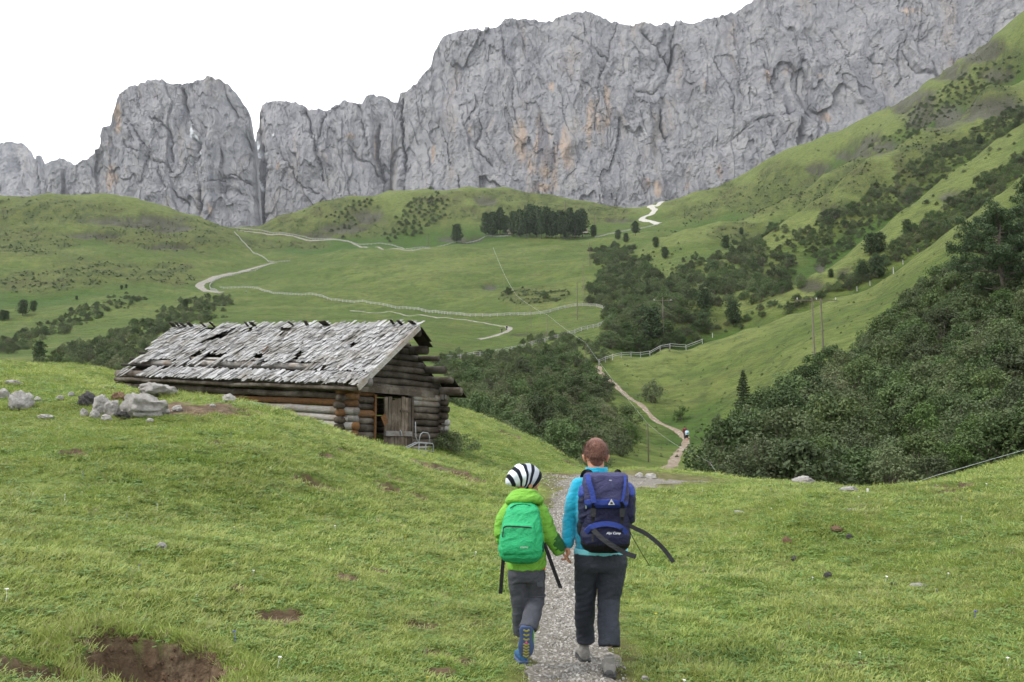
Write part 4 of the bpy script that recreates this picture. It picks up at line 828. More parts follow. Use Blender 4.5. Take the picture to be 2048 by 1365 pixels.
for sg, uu in ((-1, 1171), (1, 1256)):                  # side pockets
    mb = MB(); bag(mb, [(uu+3*sg*-1, 968, 6.35, 6, .08), (uu, 975, 6.36, 11, .14), (uu, 1000, 6.365, 13.5, .17), (uu, 1030, 6.365, 13.5, .17), (uu, 1043, 6.36, 12, .14), (uu-2*sg, 1049, 6.35, 7, .08)], 2.5); sp_ = link('side_pocket', solid(shift(mb, OP), .0065, 4, .0045, (9, 9, 16), 60.+sg), M_NAVY, ap)
    mb = MB(); bag(mb, [(uu-3*sg, 966.5, 6.352, 7, .085), (uu, 974, 6.362, 11.6, .146), (uu, 988, 6.367, 13.6, .176), (uu, 994, 6.367, 13, .16)], 2.5); link('pocket_top', solid(shift(mb, OP), .006, 3, .003, (9, 9, 16), 62.+sg), M_ROYAL, sp_)
    web(curve3([W(uu-6*sg, 975, 6.20), W(uu+2*sg, 985, 6.188), W(uu+5*sg, 1000, 6.19)]), .005, .004, M_ZIP, sp_, OP, 'zip')
web([W(1172, 1008, 6.188), W(1172, 1018, 6.186)], .004, .003, M_PALE, ap, OP, 'zip_pull'); web([W(1185, 1068, 6.115), W(1185, 1084, 6.115)], .014, .004, M_GREYW, ap, OP, 'tag')
mb = MB(); bag(mb, [(1164, 1038, 6.47, 6, .10), (1163, 1050, 6.47, 9, .16), (1164, 1066, 6.47, 9, .17), (1168, 1078, 6.46, 6, .12)], 2.6); link('hip_belt', solid(shift(mb, OP), .007, 3), M_BASE, ap)
for u0, u1 in ((1178, 1165), (1236, 1230)): web(curve3([W(u0, 956, 6.37), W(u0, 947, 6.42), W(u1+4, 950, 6.52), W(u1, 975, 6.60), W(u1, 1030, 6.62), W(u1+2, 1050, 6.50)]), .055, .014, M_BASE, ap, OP, 'shoulder_strap')
web(curve3([W(1256, 1050, 6.20), W(1272, 1058, 6.18), W(1292, 1068, 6.17), W(1315, 1086, 6.17), W(1332, 1104, 6.17), W(1347, 1125, 6.17)]), .030, .003, M_GREYW, ap, OP)
web(curve3([W(1186, 1060, 6.112), W(1205, 1078, 6.085), W(1230, 1095, 6.07), W(1252, 1107, 6.08), W(1272, 1114, 6.08)]), .034, .003, M_GREYW, ap, OP)
mb = MB(); mb.tube([q-OP for q in curve3([W(1258, 1060, 6.20), W(1268, 1080, 6.19), W(1283, 1106, 6.19), W(1299, 1132, 6.19)])], .0028, 6); mb.build('cord', M_BLK, ap, True)

# ---- far hikers
def walker(u, v, hgt, label, jac, tro, hair_, dmin=60, pack=None, shorts=False, rz=0.0, yaw=0.0, stick=False):
    p = hit(u, v, dmin)+Vector((0, 0, .08)); o = empty('person', p, (0, 0, rz), label=label, category='person'); s = hgt/1.72
    mb = MB(); head_shape(mb, (0, 0, 1.58*s), s, yaw); mb.tube([(0, 0, 1.5*s), (0, 0, 1.38*s)], .055*s, 10); loft(mb, [((0, 0, 1.36*s), X_*.14*s, Y_*.08*s), ((0, 0, .9*s), X_*.14*s, Y_*.09*s)], 16)
    for sg in (-1, 1):
        limb(mb, [Vector((.19*sg, 0, 1.36))*s, Vector((.24*sg, -.02, 1.08))*s, Vector((.22*sg, .10, .85))*s], [.045*s, .036*s, .03*s], 8); limb(mb, [Vector((.09*sg, 0, .88))*s, Vector((.10*sg, .08*sg+.05, .47))*s, Vector((.10*sg, .16*sg, .06))*s], [.07*s, .05*s, .04*s], 8)
        hand(mb, Vector((.22*sg, .10, .85))*s, Vector((.22*sg, .13, .77))*s, Y_*1.0, Vector((-sg, 0, 0)), .17*s, Y_, .7); loft(mb, [(Vector((.10*sg, .16*sg-.05, .04))*s, X_*.04*s, Z_*.04*s), (Vector((.10*sg, .16*sg+.18, .03))*s, X_*.04*s, Z_*.03*s)], 10)
    link('body', solid(mb, .012, 2, deci=.5), M_SKIN, o)
    mb = MB(); loft(mb, [((0, 0, .86*s), X_*.19*s, Y_*.13*s), ((0, 0, 1.1*s), X_*.17*s, Y_*.12*s), ((0, 0, 1.34*s), X_*.20*s, Y_*.12*s), ((0, 0, 1.44*s), X_*.08*s, Y_*.07*s)], 18)
    for sg in (-1, 1): limb(mb, [Vector((.19*sg, 0, 1.36))*s, Vector((.24*sg, -.02, 1.08))*s, Vector((.22*sg, .09, .88))*s], [.065*s, .055*s, .045*s], 8)
    link('jacket', solid(mb, .016, 2, .004), cloth('hiker_jacket', jac), o)
    mb = MB(); loft(mb, [((0, 0, .95*s), X_*.17*s, Y_*.12*s), ((0, 0, .80*s), X_*.18*s, Y_*.12*s)], 16)
    for sg in (-1, 1):
        q = [Vector((.09*sg, 0, .84))*s, Vector((.10*sg, .08*sg+.05, .47))*s]; r_ = [.095*s, .075*s]
        if not shorts: q.append(Vector((.10*sg, .16*sg, .10))*s); r_.append(.06*s)
        limb(mb, q, r_, 8)
    link('trousers', solid(mb, .016, 2, .004), cloth('hiker_trousers', tro), o)
    mb = MB(); ell(mb, (0, -.02*s, 1.62*s), (.088*s, .105*s, .10*s)); link('hair', solid(mb, .012, 2), NT('hiker_hair', .6).color(hair_), o)
    if pack:
        r_ = empty('backpack', p, (0, 0, rz), label=pack[1], category='backpack'); mb = MB(); loft(mb, [((0, -.16, 1.0*s), X_*.13, Y_*.06), ((0, -.20, 1.05*s), X_*.16, Y_*.11), ((0, -.20, 1.32*s), X_*.15, Y_*.10), ((0, -.17, 1.42*s), X_*.10, Y_*.06)], 16, 2.6); link('bag', solid(mb, .016, 2), cloth('hiker_pack', pack[0]), r_)
        mb = MB(); loft(mb, [((0, -.30, 1.04*s), X_*.10, Y_*.03), ((0, -.32, 1.12*s), X_*.11, Y_*.04), ((0, -.30, 1.2*s), X_*.09, Y_*.03)], 12, 2.6); link('pocket', solid(mb, .016, 1), cloth('hiker_pack_pocket', tuple(q*.8 for q in pack[0])), r_)
    return o
walker(1370, 880, 1.74, 'distant walker in dark red top on the trail in the hollow', (.16, .022, .035), (.014, .015, .02), (.03, .02, .015), 90, ((.13, .02, .04), 'dark red pack of the distant walker on the trail'))
walker(1374.5, 884, 1.66, 'distant walker in white top with black shorts on the trail in the hollow', (.62, .68, .72), (.012, .012, .015), (.05, .03, .02), 85, ((.35, .58, .72), 'pale blue pack of the distant walker on the trail'), True)
walker(1003.5, 667, 1.72, 'left of two tiny hikers in dark clothes on the meadow road', (.05, .052, .05), (.06, .06, .09), (.03, .02, .015), 150, None, False, 3.0)
walker(1013.5, 662, 1.72, 'right of two tiny hikers in dark clothes on the meadow road', (.02, .022, .03), (.05, .05, .06), (.25, .2, .15), 150, None, False, 3.2)
walker(492, 588, 1.75, 'tiny hiker by the fence at the road bend', (.16, .2, .3), (.05, .05, .07), (.05, .04, .03), 200, None, False, 2.5)
# ------------------------------------------------------------------ scatter helper (uncountable cover only)
def scatter(name, P, rot, scl, idx, meshes, **props):
    n = len(P); me = bpy.data.meshes.new(name); me.vertices.add(n); me.vertices.foreach_set('co', np.asarray(P, np.float32).ravel())
    a = me.attributes.new('rot', 'FLOAT_VECTOR', 'POINT'); a.data.foreach_set('vector', np.asarray(rot, np.float32).ravel())
    scl = np.asarray(scl, np.float32); scl = np.repeat(scl[:, None], 3, 1) if scl.ndim == 1 else scl
    a = me.attributes.new('scl', 'FLOAT_VECTOR', 'POINT'); a.data.foreach_set('vector', scl.ravel())
    a = me.attributes.new('idx', 'INT', 'POINT'); a.data.foreach_set('value', np.asarray(idx, np.int32))
    me.update()
    c = bpy.data.collections.new(name+'_kinds')
    for i, m in enumerate(meshes):
        o = bpy.data.objects.new('%s_kind_%02d' % (name, i), m); c.objects.link(o)
    ng = bpy.data.node_groups.new(name, 'GeometryNodeTree')
    ng.interface.new_socket('Geometry', in_out='INPUT', socket_type='NodeSocketGeometry')
    ng.interface.new_socket('Geometry', in_out='OUTPUT', socket_type='NodeSocketGeometry')
    gi = ng.nodes.new('NodeGroupInput'); go = ng.nodes.new('NodeGroupOutput')
    ip = ng.nodes.new('GeometryNodeInstanceOnPoints'); ci = ng.nodes.new('GeometryNodeCollectionInfo')
    ci.inputs['Collection'].default_value = c; ci.inputs['Separate Children'].default_value = True; ci.inputs['Reset Children'].default_value = True
    def na(nm, ty):
        q = ng.nodes.new('GeometryNodeInputNamedAttribute'); q.data_type = ty; q.inputs['Name'].default_value = nm; return q.outputs['Attribute']
    ng.links.new(gi.outputs[0], ip.inputs['Points']); ng.links.new(ci.outputs[0], ip.inputs['Instance'])
    ip.inputs['Pick Instance'].default_value = True
    ng.links.new(na('idx', 'INT'), ip.inputs['Instance Index'])
    er = ng.nodes.new('FunctionNodeEulerToRotation'); ng.links.new(na('rot', 'FLOAT_VECTOR'), er.inputs[0]); ng.links.new(er.outputs[0], ip.inputs['Rotation'])
    ng.links.new(na('scl', 'FLOAT_VECTOR'), ip.inputs['Scale']); ng.links.new(ip.outputs[0], go.inputs[0])
    o = link(name, me, None, None, **props)
    md = o.modifiers.new('scatter', 'NODES'); md.node_group = ng
    return o
def leaf_quads(P, N, size, aspect, rng, twist=True):
    """small leaf faces at P facing N; a folded quad each -> V, F"""
    n = len(P); N = N/np.maximum(np.linalg.norm(N, axis=1, keepdims=True), 1e-6)
    r = rng.normal(size=(n, 3)); T = np.cross(N, r); T /= np.maximum(np.linalg.norm(T, axis=1, keepdims=True), 1e-6); B = np.cross(N, T)
    s = np.asarray(size)[:, None] if np.ndim(size) else size
    V = np.stack([P-T*s, P-B*s*aspect+N*s*.15, P+T*s, P+B*s*aspect+N*s*.15], 1).reshape(-1, 3)
    F = np.arange(n*4).reshape(n, 4); return V, F
def merge(parts):
    """[(V,F,mat_index)] of quads -> V,F,mi"""
    Vs, Fs, Ms, b = [], [], [], 0
    for V, F, m in parts:
        Vs.append(V); Fs.append(F+b); Ms.append(np.full(len(F), m)); b += len(V)
    return np.concatenate(Vs), np.concatenate(Fs), np.concatenate(Ms)
def tubes_np(mb): 
    return np.array(mb.v, float), np.array([f if len(f) == 4 else f[:4] for f in mb.f if len(f) == 4])
def leaf_mat(name, dark, light, tint=None, rough=.65, trans=.25):
    t = NT(name, rough, .25); oi = t.n('ShaderNodeObjectInfo'); g = t.n('ShaderNodeNewGeometry')
    nz = t.noise(g.outputs['Position'], 1.3, 2, .6, .3, .7)
    ri = t.n('ShaderNodeMapRange'); t.l(g.outputs['Random Per Island'], ri.inputs[0])
    c = t.mix(ri.outputs[0], dark, light)
    c = t.mix(t.math('MULTIPLY', nz, .5), c, dark)
    if tint: 
        rr_ = t.n('ShaderNodeMapRange'); rr_.inputs[1].default_value = .55; rr_.inputs[2].default_value = 1; t.l(oi.outputs['Random'], rr_.inputs[0])
        c = t.mix(t.math('MULTIPLY', rr_.outputs[0], .55), c, tint)
        hv = t.n('ShaderNodeHueSaturation'); t.l(c, hv.inputs['Color']); w3 = t.n('ShaderNodeTexWhiteNoise'); w3.noise_dimensions = '1D'; t.l(oi.outputs['Random'], w3.inputs['W']); mv = t.n('ShaderNodeMapRange'); mv.inputs[3].default_value = .6; mv.inputs[4].default_value = 1.45; t.l(w3.outputs['Value'], mv.inputs[0]); t.l(mv.outputs[0], hv.inputs['Value']); mh = t.n('ShaderNodeMapRange'); mh.inputs[3].default_value = .47; mh.inputs[4].default_value = .52; t.l(oi.outputs['Random'], mh.inputs[0]); t.l(mh.outputs[0], hv.inputs['Hue']); c = hv.outputs[0]
    t.color(c)
    tr = t.n('ShaderNodeBsdfTranslucent'); t.l(c, tr.inputs['Color']); ms = t.n('ShaderNodeMixShader'); ms.inputs[0].default_value = trans
    t.l(t.b.outputs[0], ms.inputs[1]); t.l(tr.outputs[0], ms.inputs[2]); t.l(ms.outputs[0], t.out.inputs['Surface'])
    return t.m
def bark_mat(name, a, b):
    t = NT(name, .9, .1); c = t.mix(t.noise(t.coord('Object', (8, 8, 2)), 3, 4, .7), a, b); t.color(c); return t.m
M_ALDER = leaf_mat('alder_leaves', (.034, .064, .020), (.090, .135, .044), (.105, .095, .05))
M_WILLOW = leaf_mat('willow_leaves', (.058, .086, .034), (.125, .16, .070), (.14, .12, .07))
M_FRESH = leaf_mat('fresh_leaves', (.05, .095, .02), (.11, .17, .045))
M_NEEDLE = leaf_mat('pine_needles', (.028, .052, .021), (.082, .122, .045), None, .6, .1)
M_SPRUCE = leaf_mat('spruce_needles', (.022, .038, .015), (.065, .09, .032), None, .6, .1)
M_BARK = bark_mat('bark', (.06, .048, .038), (.14, .12, .10))

def bush_mesh(seed, h, r, mat, n_cl=46, n_lf=52, leaf=.085, upright=.0):
    rng = np.random.default_rng(seed); parts = []
    th = rng.random(n_cl)*2*np.pi; rad = np.sqrt(rng.random(n_cl)); zz = rng.random(n_cl)
    prof = np.sqrt(np.clip(1-(zz*1.0)**2.2, .03, 1))*(.65+.5*rng.random(n_cl))
    cx = r*prof*rad*np.cos(th); cy = r*prof*rad*np.sin(th); cz = h*(.12+.80*zz)*(.82+.3*rng.random(n_cl))
    cr = (.20+.16*rng.random(n_cl))*r*.75
    mb = MB()
    for k in range(min(n_cl, 16)):
        b0 = Vector((rng.normal()*.1*r, rng.normal()*.1*r, -.15)); e = Vector((cx[k], cy[k], cz[k]))
        m = b0.lerp(e, .5)+Vector((rng.normal()*.12, rng.normal()*.12, .12*h))
        mb.tube([b0, m, e], [.035*h/2.5, .022*h/2.5, .008], 4, cap=False)
    V, F = tubes_np(mb); parts.append((V, F, 1))
    ci = np.repeat(np.arange(n_cl), n_lf); n = len(ci)
    d = rng.normal(size=(n, 3)); d[:, 2] += .35; d /= np.linalg.norm(d, axis=1, keepdims=True)
    q = (.45+.6*rng.random(n))[:, None]
    P = np.stack([cx, cy, cz], 1)[ci]+d*cr[ci][:, None]*q*np.array([1, 1, .85+upright])
    P[:, 2] = np.maximum(P[:, 2], .03)
    N = d+rng.normal(size=(n, 3))*.55+np.array([0, 0, .5])
    V, F = leaf_quads(P, N, leaf*(.6+.8*rng.random(n)), .55, rng); parts.append((V, F, 0))
    # loose sprigs breaking the outline
    m = 160; d = rng.normal(size=(m, 3)); d[:, 2] = abs(d[:, 2])+.1; d /= np.linalg.norm(d, axis=1, keepdims=True)
    P = d*np.array([r, r, h*.98])*(.92+.2*rng.random(m))[:, None]; P[:, 2] *= .95
    V, F = leaf_quads(P, d+rng.normal(size=(m, 3))*.6, leaf*(.6+.6*rng.random(m)), .5, rng); parts.append((V, F, 0))
    V, F, mi = merge(parts); me = mesh_np('bush', V, F, False); me.materials.append(mat); me.materials.append(M_BARK)
    me.polygons.foreach_set('material_index', mi.astype(np.int32)); return me
def split_parts(V, F, mi): 
    out = []
    for m in np.unique(mi):
        f = F[mi == m]; u, inv = np.unique(f, return_inverse=True); out.append((V[u], inv.reshape(f.shape)))
    return out
BUSH = [bush_mesh(1, 2.6, 1.7, M_ALDER), bush_mesh(2, 2.2, 1.8, M_ALDER, 50), bush_mesh(3, 3.2, 1.6, M_ALDER, 50), bush_mesh(4, 2.4, 1.5, M_WILLOW, 42, 60, .07, .2),
        bush_mesh(5, 1.8, 1.6, M_WILLOW, 40, 50, .07), bush_mesh(6, 3.0, 2.0, M_ALDER, 60, 56), bush_mesh(7, 2.0, 1.3, M_FRESH, 40, 60, .06, .2)]
def sample_region(poly, n, sep, dmin, dmax, rng, wobble=1.0, tries=60000):
    """random ground places whose picture position lies in the outline, kept apart by sep metres"""
    us = [p[0] for p in poly]; a0, a1 = ray(min(us), 700)[0], ray(max(us), 700)[0]
    a = a0-.02+(a1-a0+.04)*rng.random(tries); d = np.sqrt(dmin**2+(dmax**2-dmin**2)*rng.random(tries))
    x, y = a*d, d; z = zat(x, y); u, v = proj((x, y, z)); ok = inpoly(u+wobble*26*fbm(x*.045, y*.045, 3.9, 3), v+wobble*13*fbm(x*.045, y*.045, 9.4, 3), poly)
    out = []; cells = {}
    for X, Y, ZZ in zip(x[ok], y[ok], z[ok]):
        s = sep; k = (int(X//s), int(Y//s)); bad = False
        for i in (-1, 0, 1):
            for j in (-1, 0, 1):
                for q in cells.get((k[0]+i, k[1]+j), ()):
                    if (q[0]-X)**2+(q[1]-Y)**2 < s*s: bad = True; break
        if bad: continue
        cells.setdefault(k, []).append((X, Y)); out.append((X, Y, ZZ))
        if len(out) >= n: break
    return out
vrng = np.random.default_rng(21)
T1 = [(1440,975),(1436,900),(1500,872),(1570,822),(1640,790),(1700,752),(1725,695),(1790,640),(1850,590),(1900,548),(2060,500),(2160,460),(2160,1020),(1440,1030)]
T2 = [(872,800),(900,748),(1000,732),(1100,716),(1180,718),(1182,762),(1228,812),(1285,855),(1250,885),(1215,935),(1150,965),(1000,905),(872,840)]
T3 = [(1196,505),(1215,492),(1262,505),(1300,545),(1312,600),(1425,645),(1400,682),(1235,705),(1190,696),(1222,640),(1192,600),(1196,540)]
T4 = [(1330,640),(1335,590),(1350,550),(1400,525),(1470,500),(1520,470),(1570,452),(1610,470),(1590,560),(1510,620),(1430,665)]
TX = [(1222,702),(1250,645),(1290,600),(1305,560),(1345,560),(1345,600),(1430,640),(1405,684),(1300,702)]
T5 = [(1560,628),(1640,594),(1760,566),(1900,462),(2060,345),(2060,300),(1900,410),(1790,505),(1720,545),(1640,580)]
T6 = [(1600,480),(1680,430),(1760,372),(1850,310),(1950,262),(2048,215),(2048,240),(1990,285),(1900,345),(1724,478),(1650,535)]
T7 = [(1750,300),(1850,262),(1960,190),(2048,150),(2048,100),(1960,140),(1850,210),(1780,260)]
B1 = [(-20,712),(0,690),(60,660),(150,625),(250,594),(275,603),(180,645),(60,690),(-20,728)]
B2 = [(60,738),(120,708),(230,672),(330,628),(400,602),(455,598),(445,622),(370,652),(300,694),(262,742),(60,742)]
SL = [(1300,640),(1290,480),(1320,440),(1420,400),(1640,300),(1860,190),(2060,60),(2060,345),(1900,455),(1770,556),(1640,590),(1500,640),(1400,680)]
ED = [(1180,745),(1210,700),(1330,690),(1480,655),(1640,600),(1650,580),(1480,640),(1330,668),(1200,690),(880,745),(880,715),(1000,705),(1130,668),(1160,700)]
H1 = [(780,474),(822,402),(880,386),(902,412),(872,452),(800,482)]
H2 = [(640,470),(700,410),(740,398),(720,430),(660,475)]
places = []           # (x, y, z, scale, kinds)
def put(poly, n, sep, dmin, dmax, smin, smax, kinds, label, tries=60000, wobble=1.0):
    for p in sample_region(poly, n, sep, dmin, dmax, vrng, wobble, tries):
        if label == 'SL' and fbm(np.array([p[0]*.02]), np.array([p[1]*.02]), 77., 3)[0] < .12: continue
        places.append((p, smin+(smax-smin)*vrng.random(), kinds[int(vrng.integers(len(kinds)))], label))
put(T1, 200, 1.75, 38, 150, .8, 1.4, [0,1,5,3,5,1,0,4,6,3], 'T1', 60000, .35)
put(T1, 330, 1.2, 38, 150, .55, 1.0, [0,1,4,5,3], 'T1f', 60000, .35)
put(T2, 260, 1.7, 50, 190, .7, 1.3, [0,1,2,3,5,3,4], 'T2')
put(T3, 560, 2.1, 170, 600, .7, 1.6, [0,1,2,3,5,4], 'T3', 200000)
put(TX, 260, 1.9, 170, 420, .6, 1.5, [0,1,2,3,5,4,6], 'TX', 160000)
put(T4, 420, 2.3, 200, 480, .6, 1.6, [0,1,2,5,3,4], 'T4', 200000)
put(T5, 420, 1.9, 175, 330, .4, 1.2, [0,1,3,4,5], 'T5', 200000)
put(T6, 420, 2.6, 300, 500, .45, 1.4, [0,1,5,3,4], 'T6', 200000)
put(T7, 160, 4, 450, 700, .4, 1.3, [0,1,5], 'T7')
put(SL, 1500, 2.2, 190, 720, .22, .75, [0,1,4,4,3], 'SL', 260000)
put(ED, 160, 2.2, 100, 240, .35, 1.0, [3,4,0,1], 'ED', 120000)
put(B1, 200, 2.4, 180, 420, .35, 1.0, [3,4,1,0], 'B1', 120000)
put(B2, 380, 2.0, 120, 420, .4, 1.15, [3,4,3,0,1], 'B2', 160000)
put(H1, 90, 5, 640, 850, .9, 1.7, [0,1,6], 'H1'); put(H2, 40, 5, 640, 850, .8, 1.3, [0,1], 'H2')
TEXT = {'T1': ('leafy bush in the dense dark thicket on the right slope', 'bushes of the right thicket'),
        'T2': ('leafy bush in the thicket filling the hollow behind the hikers', 'bushes of the hollow thicket')}
things = [q for q in places if q[3] in TEXT]; rest = [q for q in places if q[3] not in TEXT]
t1_ = [q for q in things if q[3] == 'T1']; t2_ = sorted((q for q in things if q[3] == 'T2'), key=lambda q: q[0][1]); rest += t2_[90:]; things = t1_+t2_[:90]
for (p, s, k, lab) in things:
    o = link('bush', BUSH[k], None, label=TEXT[lab][0], category='bush', group=TEXT[lab][1])
    o.location = (p[0], p[1], p[2]-.12); o.rotation_euler = (0, 0, vrng.random()*6.28); o.scale = (s*(.9+.2*vrng.random()), s*(.9+.2*vrng.random()), s)
# single bushes that stand apart
for u, v, s, k, lab in [(1306,806,1.55,3,'round grey-green bush above the trail on the open spur'),(1362,842,1.1,6,'bright green low bush just above the two distant trail walkers'),
    (1260,890,1.25,6,'fresh light green bush at the lower end of the hollow, right of the dark thicket'),(1660,752,1.5,1,'big round-topped bush rising above the thicket next to the open spur'),(1437,858,.8,3,'small bush beside the trail right of the walkers'),
    (1015,590,1.4,0,'left dark low shrub in the patch on the centre meadow'),(1090,598,1.4,1,'right dark low shrub in the patch on the centre meadow'),(1052,592,1.2,4,'middle low shrub in the patch on the centre meadow')]:
    p = hit(u, v, 60); o = link('bush', BUSH[k], None, label=lab, category='bush')
    o.location = p-Vector((0, 0, .1)); o.scale = (s, s, s); o.rotation_euler = (0, 0, u)
# dwarf scrub on the heathy patches of the far hills
dj = np.argwhere((scm > .55) & (YF > 195) & (abs(FA) < .64)); dj = dj[vrng.permutation(len(dj))[:6500]]
for j_, i_ in dj:
    x, y = float(XF[j_, i_]+vrng.normal()*1.5), float(YF[j_, i_]+vrng.normal()*2); rest.append(((x, y, float(zat(x, y))), .16+.30*vrng.random(), int(vrng.choice([0, 1, 4])), 'DW'))
for p in sample_region([(1180,740),(1200,728),(1400,690),(1560,640),(1700,590),(1780,560),(1900,470),(2000,400),(1990,520),(1760,620),(1640,780),(1480,860),(1400,930),(1300,930),(1220,930),(1290,850)], 900, .9, 60, 190, vrng, tries=60000):
    rest.append((p, .05+.16*vrng.random()**2, int(vrng.choice([4, 6, 6, 3])), 'TU'))
q = rest; n = len(q)
scatter('distant_shrubs', [(a[0][0], a[0][1], a[0][2]-.15) for a in q], [(0, 0, vrng.random()*6.28) for _ in q], [a[1] for a in q], [a[2] for a in q], BUSH,
        kind='stuff', label='dark green shrubs massed in the far gullies', category='shrubs')
print('bushes', len(things), 'rest', n)

# ------------------------------------------------------------------ conifers
def conifer(seed, h, r, mat, whorls=16, per=7, tips=26, leaf=.2, droop=.25, bare=.12, top_round=.0):
    """trunk + whorls of boughs carrying needle sprays; returns crown mesh, trunk mesh"""
    rng = np.random.default_rng(seed); mb = MB(); Ps, Ns, Ss = [], [], []
    mb.tube([(0, 0, -.3), (rng.normal()*.02*h*.2, 0, h*.35), (0, rng.normal()*.01*h, h*.7), (0, 0, h*.98)], [h*.022, h*.017, h*.009, h*.002], 7)
    for i in range(whorls):
        t = bare+(1-bare)*(i+.5)/whorls; z0 = t*h
        env = (1-t)**.8 if top_round == 0 else math.sqrt(max(0, 1-((t-.42)/.60)**2))
        L_ = r*env*(.8+.4*rng.random())+.03*h*(1-t)
        for k in range(per):
            an = 2*math.pi*(k+rng.random()*.7)/per+i*.9; ll = L_*(.65+.5*rng.random()); up = .15-droop*(1-t)+.4*t
            d = np.array([math.cos(an), math.sin(an), up]); e = np.array([0, 0, z0])+d*ll
            mb.tube([(0, 0, z0), tuple(np.array([0, 0, z0])+d*ll*.5+np.array([0, 0, -.03*ll])), tuple(e)], [h*.004+.005, h*.003, .004], 3, cap=False)
            m = int(tips*(.4+ll/r)); s = rng.random(m)**.7; side = rng.normal(size=m)*.20*ll*(1.15-s)
            P = np.array([0, 0, z0])+d*ll*(.15+.9*s)[:, None]; perp = np.array([-math.sin(an), math.cos(an), 0])
            P = P+perp*side[:, None]+np.array([0, 0, 1])*(rng.normal(size=m)*.05*ll)[:, None]
            Ps.append(P); Ns.append(rng.normal(size=(m, 3))*.6+np.array([0, 0, 1.0])+d*.3); Ss.append(leaf*(.5+.8*rng.random(m)))
    m = 30; P = np.array([0, 0, h*.95])+rng.normal(size=(m, 3))*np.array([.02*h, .02*h, .035*h]); Ps.append(P); Ns.append(rng.normal(size=(m, 3))); Ss.append(leaf*.7*np.ones(m))
    V, F = leaf_quads(np.concatenate(Ps), np.concatenate(Ns), np.concatenate(Ss), .5, rng)
    crown = mesh_np('crown', V, F, False); crown.materials.append(mat)
    trunk = mb.mesh('trunk', True); trunk.materials.append(M_BARK)
    return crown, trunk
PINE = [conifer(31, 14, 4.6, M_NEEDLE, 18, 7, 30, .42, .1, .14, 1), conifer(32, 13, 4.0, M_NEEDLE, 17, 7, 30, .4, .1, .10, 1), conifer(33, 15, 4.3, M_NEEDLE, 18, 7, 30, .42, .1, .2, 1)]
SPRU = [conifer(41, 6, 1.6, M_SPRUCE, 18, 8, 26, .17, .35, .05), conifer(42, 5, 1.5, M_SPRUCE, 16, 8, 24, .16, .3, .05)]
def tree(name, kind, p, s, rz, label, group=None, cat='tree'):
    r_ = empty(name, p, (0, 0, rz), label=label, category=cat)
    if group: r_['group'] = group
    r_.scale = (s, s, s) if not hasattr(s, '__len__') else s
    c = bpy.data.objects.new('crown', kind[0]); COL.objects.link(c); c.parent = r_
    t = bpy.data.objects.new('trunk', kind[1]); COL.objects.link(t); t.parent = r_
    return r_
def tree_at(u, v, hpx, kind, hk, name, label, group=None, dmin=60, wide=1.0, d=None):
    p = hit(u, v, dmin) if d is None else pt(u, v, d)
    if d is not None: p.z = float(zat(p.x, p.y))
    s = hpx*p.y/FPX/hk; return tree(name, kind, p-Vector((0, 0, .1)), (s*wide, s*wide, s), u*.37, label, group)
tree_at(1489, 832, 92, SPRU[0], 6, 'spruce_tree', 'lone pointed spruce at the left edge of the right thicket', dmin=70)
ORD = 'first second third fourth fifth sixth seventh eighth ninth tenth eleventh twelfth thirteenth fourteenth fifteenth'.split()
G = 'pines of the grove above the centre meadow'
for i, (u, v, hp) in enumerate([(972,473,48),(985,474,55),(1000,472,54),(1012,471,40)]):
    tree_at(u, v, hp, PINE[i % 3], 14, 'pine_tree', ORD[i]+' dark pine from the left in the small left clump of the grove', 'left pines of the grove', 300, .72)
for i, (u, v, hp) in enumerate([(1026,474,52),(1040,476,62),(1052,478,50),(1060,474,66),(1074,475,68),(1083,479,52),(1092,475,62),(1104,477,60),(1112,478,50),(1122,476,56),(1131,479,48),(1140,477,58),(1150,478,52),(1158,476,60),(1165,475,54)]):
    tree_at(u, v, hp, PINE[i % 3], 14, 'pine_tree', ORD[i]+' dark pine from the left in the long right part of the grove', G, 300, .62+.16*((i*7) % 5)/4)
